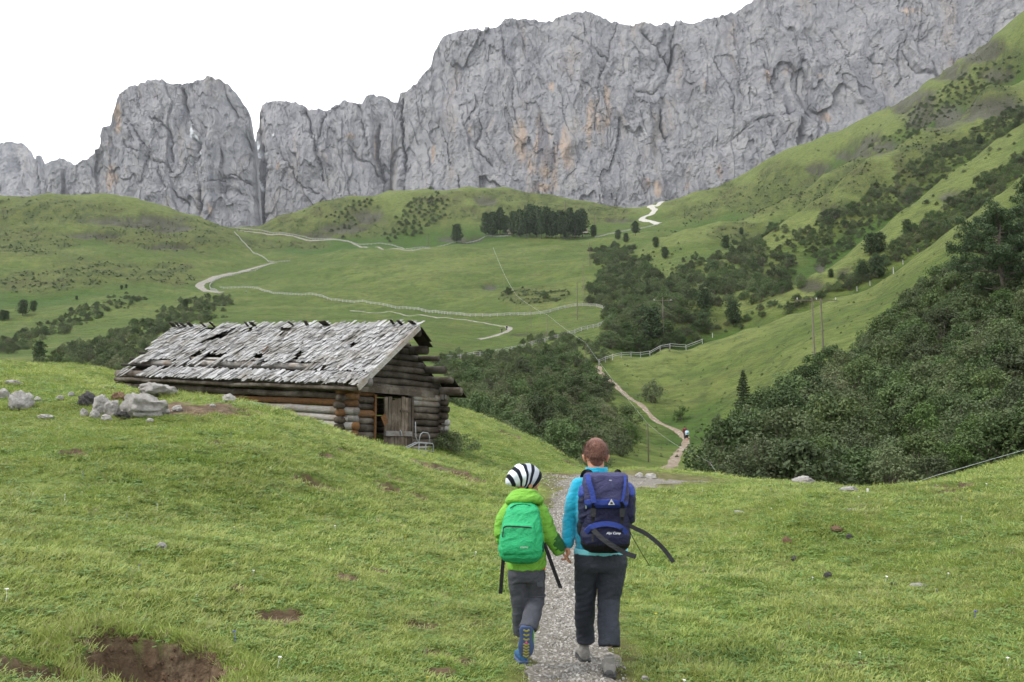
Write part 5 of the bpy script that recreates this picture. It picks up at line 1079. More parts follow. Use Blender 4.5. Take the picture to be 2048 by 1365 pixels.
for u, v, hp, k, lab in [(913,486,38,0,'single dark pine left of the grove on the meadow edge'),(1187,474,26,1,'small round pine standing just right of the grove'),
    (1236,480,22,1,'small conifer at the head of the valley right of the grove'),(1252,486,20,0,'second small conifer at the valley head, right of the first'),(1271,472,28,2,'thin conifer beside the white road bend'),(1312,496,24,1,'small conifer on the knoll below the white road'),
    (1452,500,28,0,'lone small conifer on the flank above the valley'),(1483,470,16,1,'tiny conifer high on the spur knoll'),(1330,518,26,1,'small conifer on the valley flank below the knoll'),
    (370,618,22,1,'small dark conifer on the slope above the barn roof'),(45,632,32,0,'dark tree pair member, left, on the lower left meadow'),(66,624,24,1,'smaller dark tree right of the bigger one on the lower left meadow'),(12,640,20,1,'small dark tree near the left picture edge'),(4,642,24,1,'dark tree at the very left picture edge'),
    (153,600,9,1,'tiny round bush-like tree alone on the left meadow'),(243,580,10,1,'left of two tiny trees on the left meadow'),(252,577,9,1,'right of two tiny trees on the left meadow'),(78,722,42,1,'dark conifer among the shrubs left of the barn'),
    (1640,738,36,1,'small dark pine poking out of the top of the thicket'),(1742,512,46,0,'left of two slim conifers in the gully of the right slope'),(1760,505,44,1,'right of two slim conifers in the gully of the right slope'),(1815,470,34,1,'dark conifer higher in the same gully'),(1726,560,34,2,'conifer low in the gully beside the open spur'),(1757,558,46,0,'taller conifer low in the gully beside the open spur'),(1662,556,20,1,'small dark conifer beside the bare earth scar'),
    (1303,688,72,0,'dark spruce standing in the stream valley behind the near fence'),(1467,650,50,1,'dark conifer at the top of the thicketed valley side'),(1410,628,46,2,'broad dark conifer on the thicketed valley side'),(1290,650,38,1,'conifer by the power pole in the stream valley'),(1960,290,22,1,'small conifer on the upper right slope')]:
    tree_at(u, v, hp, PINE[k], 14, 'conifer', lab, None, 60)
# big old pine on the right
def big_pine():
    rng = np.random.default_rng(77); h = 13.0; mb = MB(); Ps, Ns, Ss = [], [], []
    mb.tube([(0, 0, -.5), (.2, 0, 3), (-.1, .2, 7), (.3, 0, 10.5), (.4, .1, 12.4)], [.38, .30, .2, .1, .03], 9)
    for i in range(46):
        z0 = 2.2+9.8*(i/46)**.9; t = z0/h; an = rng.random()*6.283
        ll = 6.2*math.sqrt(max(.03, 1-((t-.45)/.6)**2))*(.55+.5*rng.random())
        d = np.array([math.cos(an), math.sin(an), .05+.35*rng.random()]); b = np.array([.1, .05, z0]); e = b+d*ll
        mid = b+d*ll*.5+np.array([0, 0, -.25]); mb.tube([tuple(b), tuple(mid), tuple(e)], [.09, .06, .02], 5, cap=False)
        for c in range(int(5+ll*1.7)):
            f = .35+.7*rng.random(); q = b+d*ll*f+rng.normal(size=3)*np.array([.55, .55, .35])*(.4+.12*ll); m = 70
            dd = rng.normal(size=(m, 3)); dd[:, 2] += .4; dd /= np.linalg.norm(dd, axis=1, keepdims=True); cr = .42+.25*rng.random()
            Ps.append(q+dd*cr*(.4+.65*rng.random(m))[:, None]); Ns.append(dd+rng.normal(size=(m, 3))*.5); Ss.append(.09+.09*rng.random(m))
            if c % 2 == 0: mb.tube([tuple(b+d*ll*f*.9), tuple(q)], [.03, .012], 3, cap=False)
    V, F = leaf_quads(np.concatenate(Ps), np.concatenate(Ns), np.concatenate(Ss), .45, rng)
    c = mesh_np('crown', V, F, False); c.materials.append(M_NEEDLE); t = mb.mesh('trunk', True); t.materials.append(M_BARK); return c, t
BIGP = big_pine()
p = pt(2010, 640, 84); p.z = float(zat(p.x, p.y)); tree('pine_tree', BIGP, p, .80, .4, 'big gnarled dark pine at the right picture edge above the thicket')
p = pt(2130, 600, 88); p.z = float(zat(p.x, p.y)); tree('pine_tree', BIGP, p, .85, 2.1, 'second big dark pine cut off by the right picture edge')
# ------------------------------------------------------------------ paths, fences, poles, stones
def catmull(pts, step):
    P = [np.array(p[:2], float) for p in pts]; P = [2*P[0]-P[1]]+P+[2*P[-1]-P[-2]]; out = []
    for i in range(1, len(P)-2):
        n = max(1, int(np.linalg.norm(P[i+1]-P[i])/step))
        for k in range(n):
            t = k/n; a, b, c, d = P[i-1], P[i], P[i+1], P[i+2]
            out.append(.5*((2*b)+(c-a)*t+(2*a-5*b+4*c-d)*t*t+(3*b-a-3*c+d)*t**3))
    out.append(P[-2]); return np.array(out)
def strip(name, pts, half, lift, mat, step, nx=9, wob_=.12, wscale=1.0, **props):
    c = catmull(pts, step); n = len(c); T = np.gradient(c, axis=0); T /= np.linalg.norm(T, axis=1, keepdims=True)+1e-9; N = np.stack([T[:, 1], -T[:, 0]], 1)
    hw = np.array([half(q[1]) if callable(half) else half for q in c], float).ravel()
    t = np.linspace(-1, 1, nx)
    eL = 1+wob_*fbm(c[:, 0]*wscale, c[:, 1]*wscale, 31.3, 4); eR = 1+wob_*fbm(c[:, 0]*wscale, c[:, 1]*wscale, 37.3, 4)
    w = np.where(t[None] < 0, t[None]*(hw*eL)[:, None], t[None]*(hw*eR)[:, None])
    X = c[:, 0:1]+N[:, 0:1]*w; Y = c[:, 1:2]+N[:, 1:2]*w; ZZ = zat(X, Y)+lift
    ZZ[:, 0] -= lift*1.6; ZZ[:, -1] -= lift*1.6
    me = mesh_np(name, np.stack([X, Y, ZZ], -1).reshape(-1, 3), grid_faces(n, nx)[:, ::-1])
    return link(name, me, mat, None, kind='structure', **props)
def gravel_mat(name, a, b, c, sc=40, bump=.5):
    t = NT(name, .95, .1); p = t.pos(); col = t.mix(t.noise(p, sc, 3, .7, .35, .65), a, b)
    vo = t.n('ShaderNodeTexVoronoi'); vo.inputs['Scale'].default_value = sc*1.2; t.l(p, vo.inputs['Vector'])
    wv = t.n('ShaderNodeSeparateColor'); t.l(vo.outputs['Color'], wv.inputs[0])
    col = t.mix(t.math('MULTIPLY', t.math('GREATER_THAN', wv.outputs[0], .78), .7), col, c)
    col = t.mix(t.math('MULTIPLY', t.noise(p, 1.3, 4, .6, .4, .7), .5), col, tuple(q*.62 for q in a))
    t.color(col); t.bump(vo.outputs['Distance'], bump, .4/sc); return t.m
M_GRAVEL = gravel_mat('path_gravel', (.105, .094, .078), (.165, .15, .13), (.30, .285, .26))
M_TRAIL = gravel_mat('trail_earth', (.165, .125, .09), (.24, .195, .15), (.30, .27, .22), 3)
M_ROAD = gravel_mat('gravel_road', (.17, .155, .13), (.235, .22, .195), (.28, .265, .24), 1.5)
M_WROAD = gravel_mat('white_road', (.30, .285, .255), (.38, .365, .33), (.42, .40, .37), 1)
strip('path', path_xy, lambda y: float(path_half(y)), .006, M_GRAVEL, .10, 21, .38, 2.6)
def uvline(q, dmin=60): return [(p.x, p.y) for p in (hit(u, v, dmin) for u, v in q)]
strip('path', uvline([(1322,950),(1334,938),(1352,915),(1366,895),(1373,880),(1358,866),(1330,851),(1300,830),(1270,803),(1240,780),(1215,757),(1201,745),(1196,733)], 70), .65, .07, M_TRAIL, 1.0, 5, .45, .5)
strip('path', uvline([(700,622),(800,628),(880,636),(940,642),(985,650),(1018,656),(1014,664),(990,672),(955,679)], 100), lambda y: 1.3 if y < 278 else .45, .12, M_ROAD, 2.0, 5, .4, .2)
strip('road', uvline([(445,586),(420,583),(400,575),(404,567),(430,556),(465,547),(505,538),(548,527)], 200), 2.6, .2, M_ROAD, 3, 5, .3, .1)
strip('road', uvline([(474,461),(540,470),(620,482),(720,494),(800,499),(860,497)], 400), 1.3, .3, M_ROAD, 4, 5, .3, .1)
strip('road', uvline([(1322,447),(1300,443),(1284,438),(1300,430),(1309,420),(1299,412),(1318,408),(1338,402)], 400), 3.2, .4, M_WROAD, 3, 5, .3, .1)

def wood_mat(name, a, b, c=None, axis=(1, 1, .12), sc=20, bump=.4):
    t = NT(name, .85, .15); p = t.coord('Object', axis); n1 = t.noise(p, sc, 5, .7, .3, .7); oi = t.n('ShaderNodeObjectInfo')
    col = t.mix(n1, a, b)
    if c: col = t.mix(t.math('MULTIPLY', t.noise(t.coord('Object'), 2.2, 4, .6, .45, .7), .8), col, c)
    hv = t.n('ShaderNodeHueSaturation'); t.l(col, hv.inputs['Color']); mr = t.n('ShaderNodeMapRange'); mr.inputs[3].default_value = .78; mr.inputs[4].default_value = 1.2
    t.l(oi.outputs['Random'], mr.inputs[0]); t.l(mr.outputs[0], hv.inputs['Value']); t.color(hv.outputs[0])
    t.bump(n1, bump, .01); return t.m
M_FENCE = wood_mat('fence_wood', (.26, .255, .245), (.43, .425, .41))
M_POLE = wood_mat('pole_wood', (.10, .085, .065), (.19, .165, .13))
M_METAL = NT('grey_metal', .45, .5).color((.30, .31, .32))
M_CABLE = NT('cable_steel', .5, .5).color((.34, .35, .36))
def fence(q, label, spacing=3.0, hgt=1.15, dmin=100, rails=3, single=False, thick=.10, group=None):
    c = catmull([(pt(*k).x, k[2]) for k in q] if len(q[0]) == 3 else uvline(q, dmin), spacing); z = zat(c[:, 0], c[:, 1]); r_ = empty('fence', (c[0][0], c[0][1], z[0]), label=label, category='fence')
    if group: r_['group'] = group
    org = Vector((c[0][0], c[0][1], z[0])); rng = np.random.default_rng(len(q)); mb = MB()
    P = [Vector((a[0], a[1], b))-org for a, b in zip(c, z)]
    for p in P:
        w = Vector((rng.normal()*.04, rng.normal()*.04, hgt*(.95+.15*rng.random())))
        m = mb if not single else MB(); m.tube([p-Vector((0, 0, .2)), p+w], thick, 5)
        if single: m.build('post', M_FENCE, r_)
    if not single: mb.build('posts', M_FENCE, r_, kind='stuff')
    mr = MB()
    for k in range(rails):
        for a, b in zip(P[:-1], P[1:]):
            h_ = hgt*(.92-.32*k)+rng.normal()*.03; m = mr if not single else MB()
            m.tube([a+Vector((0, -.08, h_)), b+Vector((0, -.08, h_+rng.normal()*.04))], thick*.62, 4)
            if single: m.build('rail', M_FENCE, r_)
    if not single: mr.build('rails', M_FENCE, r_, kind='stuff')
    return r_
fence([(1218,626),(1205,618),(1180,614),(1150,614),(1130,618),(1100,626),(1060,631),(1020,632),(940,634),(900,630),(820,620),(700,606),(580,591),(520,581),(490,577),(440,577)], 'long weathered rail fence curving along the bottom of the centre meadow', 2.6, thick=.09)
fence([(436,586),(420,578),(424,567),(445,557),(490,545),(545,528),(580,524)], 'rail fence following the inside of the road bend', 2.6, dmin=200)
fence([(1219,628),(1216,641),(1196,655),(1150,668),(1090,685),(1024,703),(960,713),(895,721)], 'lower rail fence above the hollow thicket', 2.4, dmin=100)
fence([(548,526),(520,513),(496,496),(480,478),(469,466)], 'rail fence climbing straight up to the left saddle', 2.8, dmin=300)
fence([(470,457),(540,467),(620,479),(720,491),(800,497),(830,498),(900,489),(960,481),(1022,473)], 'far rail fence along the road under the centre hill', 3.0, dmin=400, thick=.13)
fence([(1190,476),(1240,466),(1290,457),(1314,451)], 'far rail fence right of the pine grove', 3.0, dmin=300, thick=.13)
fence([(1198,723,169),(1225,718,172),(1262,711,174),(1300,704,176),(1340,697,177.5),(1372,692,178.5),(1405,687,179)], 'short rail fence with separate posts on the crest of the near spur', 1.9, 1.15, 120, 2, True, .07)
for od, (u, v) in zip(('leftmost', 'second', 'third', 'fourth', 'fifth', 'sixth', 'seventh', 'rightmost'), [(1425,676),(1714,583),(1740,572),(1787,548),(1806,530),(1836,506),(1897,456),(1975,402)]):
    p = hit(u, v, 100); m = MB(); m.tube([(0, 0, -.2), (.03, .02, 1.3)], [.09, .07], 6)
    o = m.build('fence_post', M_FENCE, None, label=od+' pale lone post from the left along the crest of the near spur', category='post', group='posts on the near spur'); o.location = p
# cable line on thin poles
tops = []
for i, (u, vb, vt, d, lab) in enumerate([(1421,975,925,46,'short pole just beyond the meadow edge, right of the adult'),(1297,925,848,None,'thin cable pole rising behind the adult, below the trail'),(1172,750,686,None,'thin leaning cable pole left of the trail top'),(1095,674,630,None,'thin cable pole at the lower meadow fence'),(1062,655,612,None,'thin cable pole inside the meadow fence'),(1032,633,590,None,'thin cable pole on the meadow at the fence'),(1008,578,548,None,'far cable pole on the centre meadow'),(986,520,495,None,'farthest cable pole near the meadow top')]):
    p = hit(u, vb, 60) if d is None else pt(u, vb, d); 
    if d is not None: p.z = float(zat(p.x, p.y))
    a_, h_ = ray(u, vt); topz = EYE+h_*p.y; hgt = topz-p.z
    m = MB(); m.tube([(0, 0, -.4), (0, 0, hgt)], [.075, .06], 8); m.box((0, 0, hgt), (.12, .12, .06))
    o = m.build('cable_pole', M_POLE, None, label=lab, category='pole'); o.location = p; tops.append(Vector((p.x, p.y, topz)))
cv = MB(); start = pt(1490, 950, 33); start.z = float(zat(start.x, start.y))-.3
for a, b in zip([start]+tops[:-1], tops):
    pts_ = [a.lerp(b, t/10)-Vector((0, 0, .25*math.sin(math.pi*t/10))) for t in range(11)]
    rad_ = [max(.006, q.y*.00009) for q in pts_]; cv.tube([q-tops[0] for q in pts_], [min(r_, .07) for r_ in rad_], 5, cap=True)
o = cv.build('cable', M_CABLE, None, True, label='long pale cable hung from thin poles across the hollow', category='cable'); o.location = tops[0]
def power_pole(u, vb, vt, label, bar=0, twin=None, dmin=60):
    p = hit(u, vb, dmin); hgt = (ray(u, vt)[1]*p.y+EYE)-p.z; r_ = empty('power_pole', p, label=label, category='pole'); s = max(1, p.y/240)
    m = MB(); m.tube([(0, 0, -.5), (0, 0, hgt)], [.13*s, .09*s], 8); m.build('pole', M_POLE, r_)
    if twin:
        m = MB(); m.tube([(twin, 0, -.5), (twin, 0, hgt)], [.13*s, .09*s], 8); m.build('pole', M_POLE, r_)
    if bar:
        c = twin/2 if twin else 0; m = MB(); m.box((c, 0, hgt-(.25 if twin else .9)), (bar, .12, .12)); m.build('crossbar', M_POLE, r_)
        for q in ((-.5, .5) if not twin else (-.5, 0, .5)):
            for e in ((-.12, .12) if not twin else (0,)):
                m = MB(); z0 = hgt-(.25 if twin else .9); m.tube([(c+q*bar*.92+e, 0, z0+.06), (c+q*bar*.92+e, 0, z0+.2), (c+q*bar*.92+e, 0, z0+.34)], [.035, .065, .035], 8); m.build('insulator', M_INS, r_)
M_INS = NT('insulator_white', .4, .4).color((.5, .5, .48))
power_pole(1327, 690, 595, 'tall power pole with crossbar and pale insulators above the near fence', 4.6)
power_pole(1629, 715, 597, 'twin-legged power pole with long crossbar standing on the near spur', 5.2, 1.1)
for u, vb, vt, lab in [(1155,640,565,'tall bare power pole at the right end of the meadow fence'),(1168,602,530,'thin power pole behind the meadow fence corner'),(1180,533,485,'far thin power pole on the upper meadow edge'),(1190,470,430,'far power pole right of the pine grove'),(1131,425,404,'farthest power pole on the hill behind the grove'),(856,494,468,'thin mast beside the far road')]:
    power_pole(u, vb, vt, lab)
# cable along the right meadow edge
q = [pt(1755,990,23.5),pt(1800,976,24),pt(1870,952,25),pt(1990,917,27),pt(2120,880,29)]
for k in q: k.z = max(k.z, float(zat(k.x, k.y))+.05)
m = MB(); m.tube([k-q[0] for k in q], .008, 5); o = m.build('cable', M_CABLE, None, True, label='thin cable running along the right meadow edge', category='cable'); o.location = q[0]
for u, v, hh, lab in [(1736,988,.09,'tiny white stake in the right meadow notch'),(1996,924,.22,'dark stub post carrying the cable on the right meadow edge')]:
    p = hit(u, v); m = MB(); m.tube([(0, 0, -.05), (0, 0, hh)], .022 if u < 1800 else .04, 7); o = m.build('stake', M_INS if u < 1800 else M_POLE, None, label=lab, category='post'); o.location = p

# small stuff by the far trail hut: pale roofs in the grove
for u, v, w, hgt, lab in [(1021,470,5,5,'tiny pale gabled hut end showing between the grove clumps'),(1170,468,5,4,'tiny hut roof at the right end of the grove')]:
    p = hit(u, v, 300); r_ = empty('hut', p, label=lab, category='hut'); m = MB(); m.box((0, 0, hgt*.3), (w*.8, 6, hgt*.6)); m.build('wall', NT('hut_wall', .8).color((.40, .36, .28)), r_)
    m = MB(); m.add([(-w*.6, -3.4, hgt*.55), (w*.6, -3.4, hgt*.55), (0, -3.4, hgt), (-w*.6, 3.4, hgt*.55), (w*.6, 3.4, hgt*.55), (0, 3.4, hgt)], [(0, 1, 2), (5, 4, 3), (0, 2, 5, 3), (2, 1, 4, 5), (1, 0, 3, 4)]); m.build('roof', NT('hut_roof', .7).color((.55, .50, .40)), r_)

# ------------------------------------------------------------------ stones 
def rock_mesh(seed, sx, sy, sz, sub=3, rough=.28):
    bm = bmesh.new(); bmesh.ops.create_icosphere(bm, subdivisions=sub, radius=1.0); V = np.array([v.co[:] for v in bm.verts])
    s = seed*3.17; rng = np.random.default_rng(seed)
    for _ in range(7):                                       # facets
        n = rng.normal(size=3); n /= np.linalg.norm(n); c = .62+.25*rng.random(); d = V@n; V = V-np.outer(np.maximum(d-c, 0), n)*.9
    nn = fbm(V[:, 0]*1.7+s, V[:, 1]*1.7+V[:, 2]*2.3, s, 4, gain=.6)+.6*fbm(V[:, 2]*4+s, V[:, 1]*4-V[:, 0]*3, s+5, 3, gain=.6, ridged=True)
    V = V*(1+rough*.85*nn)[:, None]*np.array([sx, sy, sz]); 
    for v, c in zip(bm.verts, V): v.co = c
    me = bpy.data.meshes.new('rock'); bm.to_mesh(me); bm.free(); me.polygons.foreach_set('use_smooth', np.full(len(me.polygons), sub > 3)); return me
def stone_mat(name, a, b, c):
    t = NT(name, .9, .15); p = t.coord('Object'); n = t.noise(p, 9, 6, .75, .3, .7); col = t.mix(n, a, b); col = t.mix(t.math('MULTIPLY', t.noise(p, 3, 4, .6, .5, .65), .7), col, c); col = t.mix(t.math('MULTIPLY', t.noise(p, 22, 4, .7, .60, .66), .6), col, tuple(q*.42 for q in a))
    t.color(col); t.bump(t.noise(p, 11, 7, .85, .2, .8), 1.0, .12); return t.m
M_STONE = stone_mat('pale_limestone', (.47, .44, .41), (.68, .65, .61), (.36, .32, .28))
M_STONED = stone_mat('dark_stone', (.085, .08, .08), (.16, .15, .15), (.11, .10, .09))
M_STONER = stone_mat('rusty_stone', (.22, .12, .075), (.34, .22, .15), (.18, .12, .09))
for i, (u, v, w, hgt, k, lab) in enumerate([(286,832,74,46,0,'large pitted pale boulder on the crest left of the barn'),(222,830,30,32,0,'pale stone leaning on the left side of the large boulder'),(200,828,34,36,0,'whitish stone second left of the large boulder'),(238,802,26,18,2,'rust-coloured stone on top of the stone heap'),(172,812,38,26,1,'dark grey stone at the left end of the heap'),(246,838,30,14,1,'flat dark stone in front of the stone heap'),
    (312,790,70,24,0,'flat pinkish rock slab behind the large boulder'),(272,772,30,12,0,'small pale stone on the crest before the roof edge'),(40,817,42,36,0,'pointed pale rock near the left picture edge'),(8,795,24,16,0,'pale rock cut by the left picture edge'),(28,770,30,9,0,'low flat stone on the left skyline of the meadow'),(168,833,16,16,0,'small upright stone in front of the heap'),(355,822,20,12,0,'small stone right of the large boulder'),(458,803,26,16,0,'rounded stone on the crest in front of the log wall'),
    (90,838,30,8,0,'long flat stone below the stone heap at left'),(76,802,12,9,0,'small stone right of the pointed pale rock'),(142,792,14,8,0,'small stone left of the dark grey stone'),(425,815,10,6,0,'little stone on the bare earth before the barn'),(323,1099,20,13,0,'small grey stone alone in the middle of the left slope'),
    (1607,967,36,14,0,'grey rock on the edge of the right meadow'),(1700,986,40,12,0,'pale rock at the notch of the right meadow edge'),(1573,1087,17,13,2,'pinkish cube-like stone on the right meadow'),(1673,1063,23,10,2,'flat tan stone upper right on the right meadow'),(1699,1077,15,8,1,'small dark stone below the flat tan stone'),(1655,1158,16,13,1,'grey stone halfway down the right meadow'),(1788,1172,14,8,1,'small dark stone left of the white one'),(1838,1176,26,10,0,'white stone on the lower right meadow'),(1590,1122,13,9,1,'small dark stone in the middle of the right meadow'),(1478,1027,20,6,0,'flat grey stone nearest the path on the right meadow'),(1703,1023,24,5,0,'flat pale stone high on the right meadow'),
    (262,836,22,16,0,'small pale stone at the foot of the large boulder'),(212,842,18,13,0,'rounded pale stone in front of the heap'),(190,836,20,16,0,'pale stone at the left foot of the heap'),(332,828,16,11,0,'pale chip right below the large boulder'),(300,846,14,9,0,'small pale pebble-like stone just below the large boulder'),(120,800,18,9,0,'flat pale stone between the pointed rock and the heap'),(1302,957,24,10,0,'pale flat rock beside the path junction'),(1278,955,16,9,0,'smaller pale rock beside the path junction'),(1290,1361,14,8,0,'small stone at the bottom right of the path')]):
    p = hit(u, v); s = p.y/FPX; me = rock_mesh(i+3, w*s*.5, w*s*.42, hgt*s*.62, 4 if w > 30 else 3)
    o = link('rock', me, (M_STONE, M_STONED, M_STONER)[k], None, label=lab, category='rock'); o.location = p+Vector((0, 0, hgt*s*.30)); o.rotation_euler = (0, 0, i*1.3)
# ------------------------------------------------------------------ meadow turf
def blade_mat(name, a, b, dry, trans=.3):
    t = NT(name, .55, .3); g = t.n('ShaderNodeNewGeometry'); oi = t.n('ShaderNodeObjectInfo')
    c = t.mix(g.outputs['Random Per Island'], a, b); nz = t.noise(g.outputs['Position'], .9, 3, .6, .38, .66); n2 = t.noise(g.outputs['Position'], .23, 2, .6, .4, .62)
    c = t.mix(t.math('MULTIPLY', nz, .42), c, dry); c = t.mix(t.math('MULTIPLY', n2, .35), c, tuple(q*.65 for q in a))
    rr_ = t.n('ShaderNodeMapRange'); rr_.inputs[1].default_value = .7; rr_.inputs[2].default_value = 1; t.l(oi.outputs['Random'], rr_.inputs[0]); c = t.mix(t.math('MULTIPLY', rr_.outputs[0], .5), c, dry)
    t.color(c); tr = t.n('ShaderNodeBsdfTranslucent'); t.l(c, tr.inputs['Color']); ms = t.n('ShaderNodeMixShader'); ms.inputs[0].default_value = trans
    t.l(t.b.outputs[0], ms.inputs[1]); t.l(tr.outputs[0], ms.inputs[2]); t.l(ms.outputs[0], t.out.inputs['Surface']); return t.m
M_BLADE = blade_mat('grass_blades', (.180, .258, .042), (.295, .358, .086), (.375, .362, .13))
M_DRY = blade_mat('dry_grass', (.24, .215, .105), (.36, .32, .18), (.30, .27, .14), .2)
M_HERB = blade_mat('meadow_herbs', (.085, .175, .036), (.145, .25, .055), (.18, .25, .07))
def tuft(seed, n, rad, h0, h1, w, mat, lean=.5):
    rng = np.random.default_rng(seed); V, F = [], []
    for i in range(n):
        an = rng.random()*6.283; r_ = rad*math.sqrt(rng.random()); x, y = r_*math.cos(an), r_*math.sin(an); h = h0+(h1-h0)*rng.random()
        la = an+rng.normal()*.9; le = h*lean*(.3+rng.random()); dx, dy = math.cos(la)*le, math.sin(la)*le; px, py = -math.sin(la+.6)*w, math.cos(la+.6)*w; b = len(V)
        V += [(x-px, y-py, -.01), (x+px, y+py, -.01), (x+dx*.45+px*.7, y+dy*.45+py*.7, h*.62), (x+dx*.45-px*.7, y+dy*.45-py*.7, h*.62), (x+dx, y+dy, h)]
        F += [[b, b+1, b+2, b+3], [b+3, b+2, b+4]]
    me = bpy.data.meshes.new('tuft'); me.from_pydata(V, [], F); me.materials.append(mat); return me
def herb(seed, n, rad, leaf):
    rng = np.random.default_rng(seed); an = rng.random(n)*6.283; r_ = rad*np.sqrt(rng.random(n)); P = np.stack([r_*np.cos(an), r_*np.sin(an), .012+.03*rng.random(n)], 1)
    N = np.stack([np.cos(an)*.5, np.sin(an)*.5, np.ones(n)], 1)+rng.normal(size=(n, 3))*.25; V, F = leaf_quads(P, N, leaf*(.6+.7*rng.random(n)), .6, rng); me = mesh_np('herb', V, F, False); me.materials.append(M_HERB); return me
TUFTS = [tuft(1, 20, .085, .025, .065, .0034, M_BLADE, .8), tuft(2, 20, .09, .02, .055, .0036, M_BLADE, .9), tuft(3, 18, .07, .035, .085, .0030, M_BLADE, .7), tuft(4, 16, .05, .06, .14, .0022, M_BLADE, .6),
         herb(5, 26, .085, .013), herb(6, 20, .10, .016), tuft(7, 9, .05, .07, .20, .0013, M_DRY, .6), tuft(8, 14, .08, .02, .05, .002, M_DRY, 1.0)]
grng = np.random.default_rng(99)
def turf(n, d0, d1, smin, smax, probs):
    a = -.70+1.4*grng.random(n); d = np.sqrt(d0**2+(d1**2-d0**2)*grng.random(n)); x, y = a*d, d; z = zat(x, y)
    fx = np.clip(np.interp(a, fa, np.arange(NA)), 0, NA-1.01).astype(int); fy = np.clip((np.log(y)-S0)/(S1-S0)*(NS-1), 0, NS-1.01).astype(int)
    so = soil[fy, fx]; pdn = polydist(x, y, path_xy)/np.vectorize(path_half)(y)+.18*fbm(x*2.2, y*2.2, 8.8, 3)
    clump = fbm(x*.8, y*.8, 12.1, 3)
    keep = (grng.random(n) > so*1.25) & (pdn > 1.0+.12*grng.random(n)) & (grng.random(n) < .78+.5*clump)
    # only what the meadow in front of the crest carries
    u, v = proj((x, y, z)); keep &= (v < 1460)
    in_barn = np.array(inpoly(x, y, BARN_FOOT)); keep &= ~in_barn
    idx = grng.choice(len(TUFTS), n, p=probs); tall = fbm(x*.35, y*.35, 41., 3); idx = np.where((tall > .3) & (grng.random(n) < .15), 3, idx)
    scl = (smin+(smax-smin)*grng.random(n))*(1+.2*np.clip(tall, -.6, 1)); scl = np.where(pdn < 1.7, scl*.6, scl)
    sl = np.stack([scl*1.1, scl*1.1, scl*(.24+.24*grng.random(n))], 1)
    r_ = np.stack([grng.normal(size=n)*.15, grng.normal(size=n)*.15, grng.random(n)*6.283], 1)
    return np.stack([x, y, z], 1)[keep], r_[keep], sl[keep], idx[keep]
PR = np.array([.24, .24, .16, .05, .12, .10, .03, .06]); PR /= PR.sum()
BARN_FOOT = [(-4.9, 24.2), (-2.6, 28.2), (-11.6, 33.4), (-13.9, 29.4)]
parts_ = [turf(30000, 3.6, 9, .75, 1.2, PR), turf(38000, 9, 18, 1.1, 1.7, PR), turf(30000, 18, 40, 1.7, 2.4, PR)]
P_, R_, S_, I_ = (np.concatenate([q[k] for q in parts_]) for k in range(4))
print('turf', len(P_))
scatter('grass', P_, R_, S_, I_, TUFTS, kind='stuff', label='short grazed meadow grass with herbs and dry blades', category='grass')
# pebbles on the path
def pebble(seed):
    bm = bmesh.new(); bmesh.ops.create_icosphere(bm, subdivisions=1, radius=1.0); rng = np.random.default_rng(seed)
    for v in bm.verts: v.co = v.co*(.75+.5*rng.random()); v.co.z *= .6
    me = bpy.data.meshes.new('pebble'); bm.to_mesh(me); bm.free()
    t = NT('pebble', .85, .2); oi = t.n('ShaderNodeObjectInfo'); t.color(t.mix(oi.outputs['Random'], (.10, .092, .08), (.40, .38, .35))); me.materials.append(t.m); return me
n = 22000; yy = 4.2+(24-4.2)*grng.random(n)**1.8
cx = np.interp(yy, [p[1] for p in path_xy[:8]], [p[0] for p in path_xy[:8]]); hw = np.vectorize(path_half)(yy); off = np.clip(grng.normal(size=n)*.5, -1.1, 1.1)*hw
xx = cx+off; zz = zat(xx, yy)+.004; sz = (.0035+.011*grng.random(n)**3)*(1+.04*yy)
scatter('gravel', np.stack([xx, yy, zz], 1), grng.random((n, 3))*6.28, sz, grng.integers(0, 3, n), [pebble(1), pebble(2), pebble(3)], kind='stuff', label='loose grey gravel on the footpath', category='gravel')
# flowers
def flower(col):
    rng = np.random.default_rng(3); mb = MB(); mb.tube([(0, 0, 0), (.004, 0, .05), (0, .004, .085)], .0016, 4, cap=False)
    for k in range(6):
        an = k*1.047; mb.add([(0, 0, .085), (.012*math.cos(an-.4), .012*math.sin(an-.4), .095), (.018*math.cos(an), .018*math.sin(an), .09), (.012*math.cos(an+.4), .012*math.sin(an+.4), .095)], [(0, 1, 2, 3)])
    me = mb.mesh('flower'); me.materials.append(NT('petals', .6).color(col)); return me
n = 130; a = -.62+1.2*grng.random(n); d = 4.5+22*grng.random(n)**1.3; x, y = a*d, d; ok = polydist(x, y, path_xy) > .7; x, y = x[ok], y[ok]; n = len(x)
scatter('meadow_flowers', np.stack([x, y, zat(x, y)], 1), np.stack([grng.normal(size=n)*.2, grng.normal(size=n)*.2, grng.random(n)*6], 1), .45+.5*grng.random(n), grng.choice(3, n, p=[.2, .6, .2]), [flower((.10, .07, .45)), flower((.7, .7, .66)), flower((.6, .45, .04))], kind='stuff', label='scattered tiny meadow flowers', category='flowers')
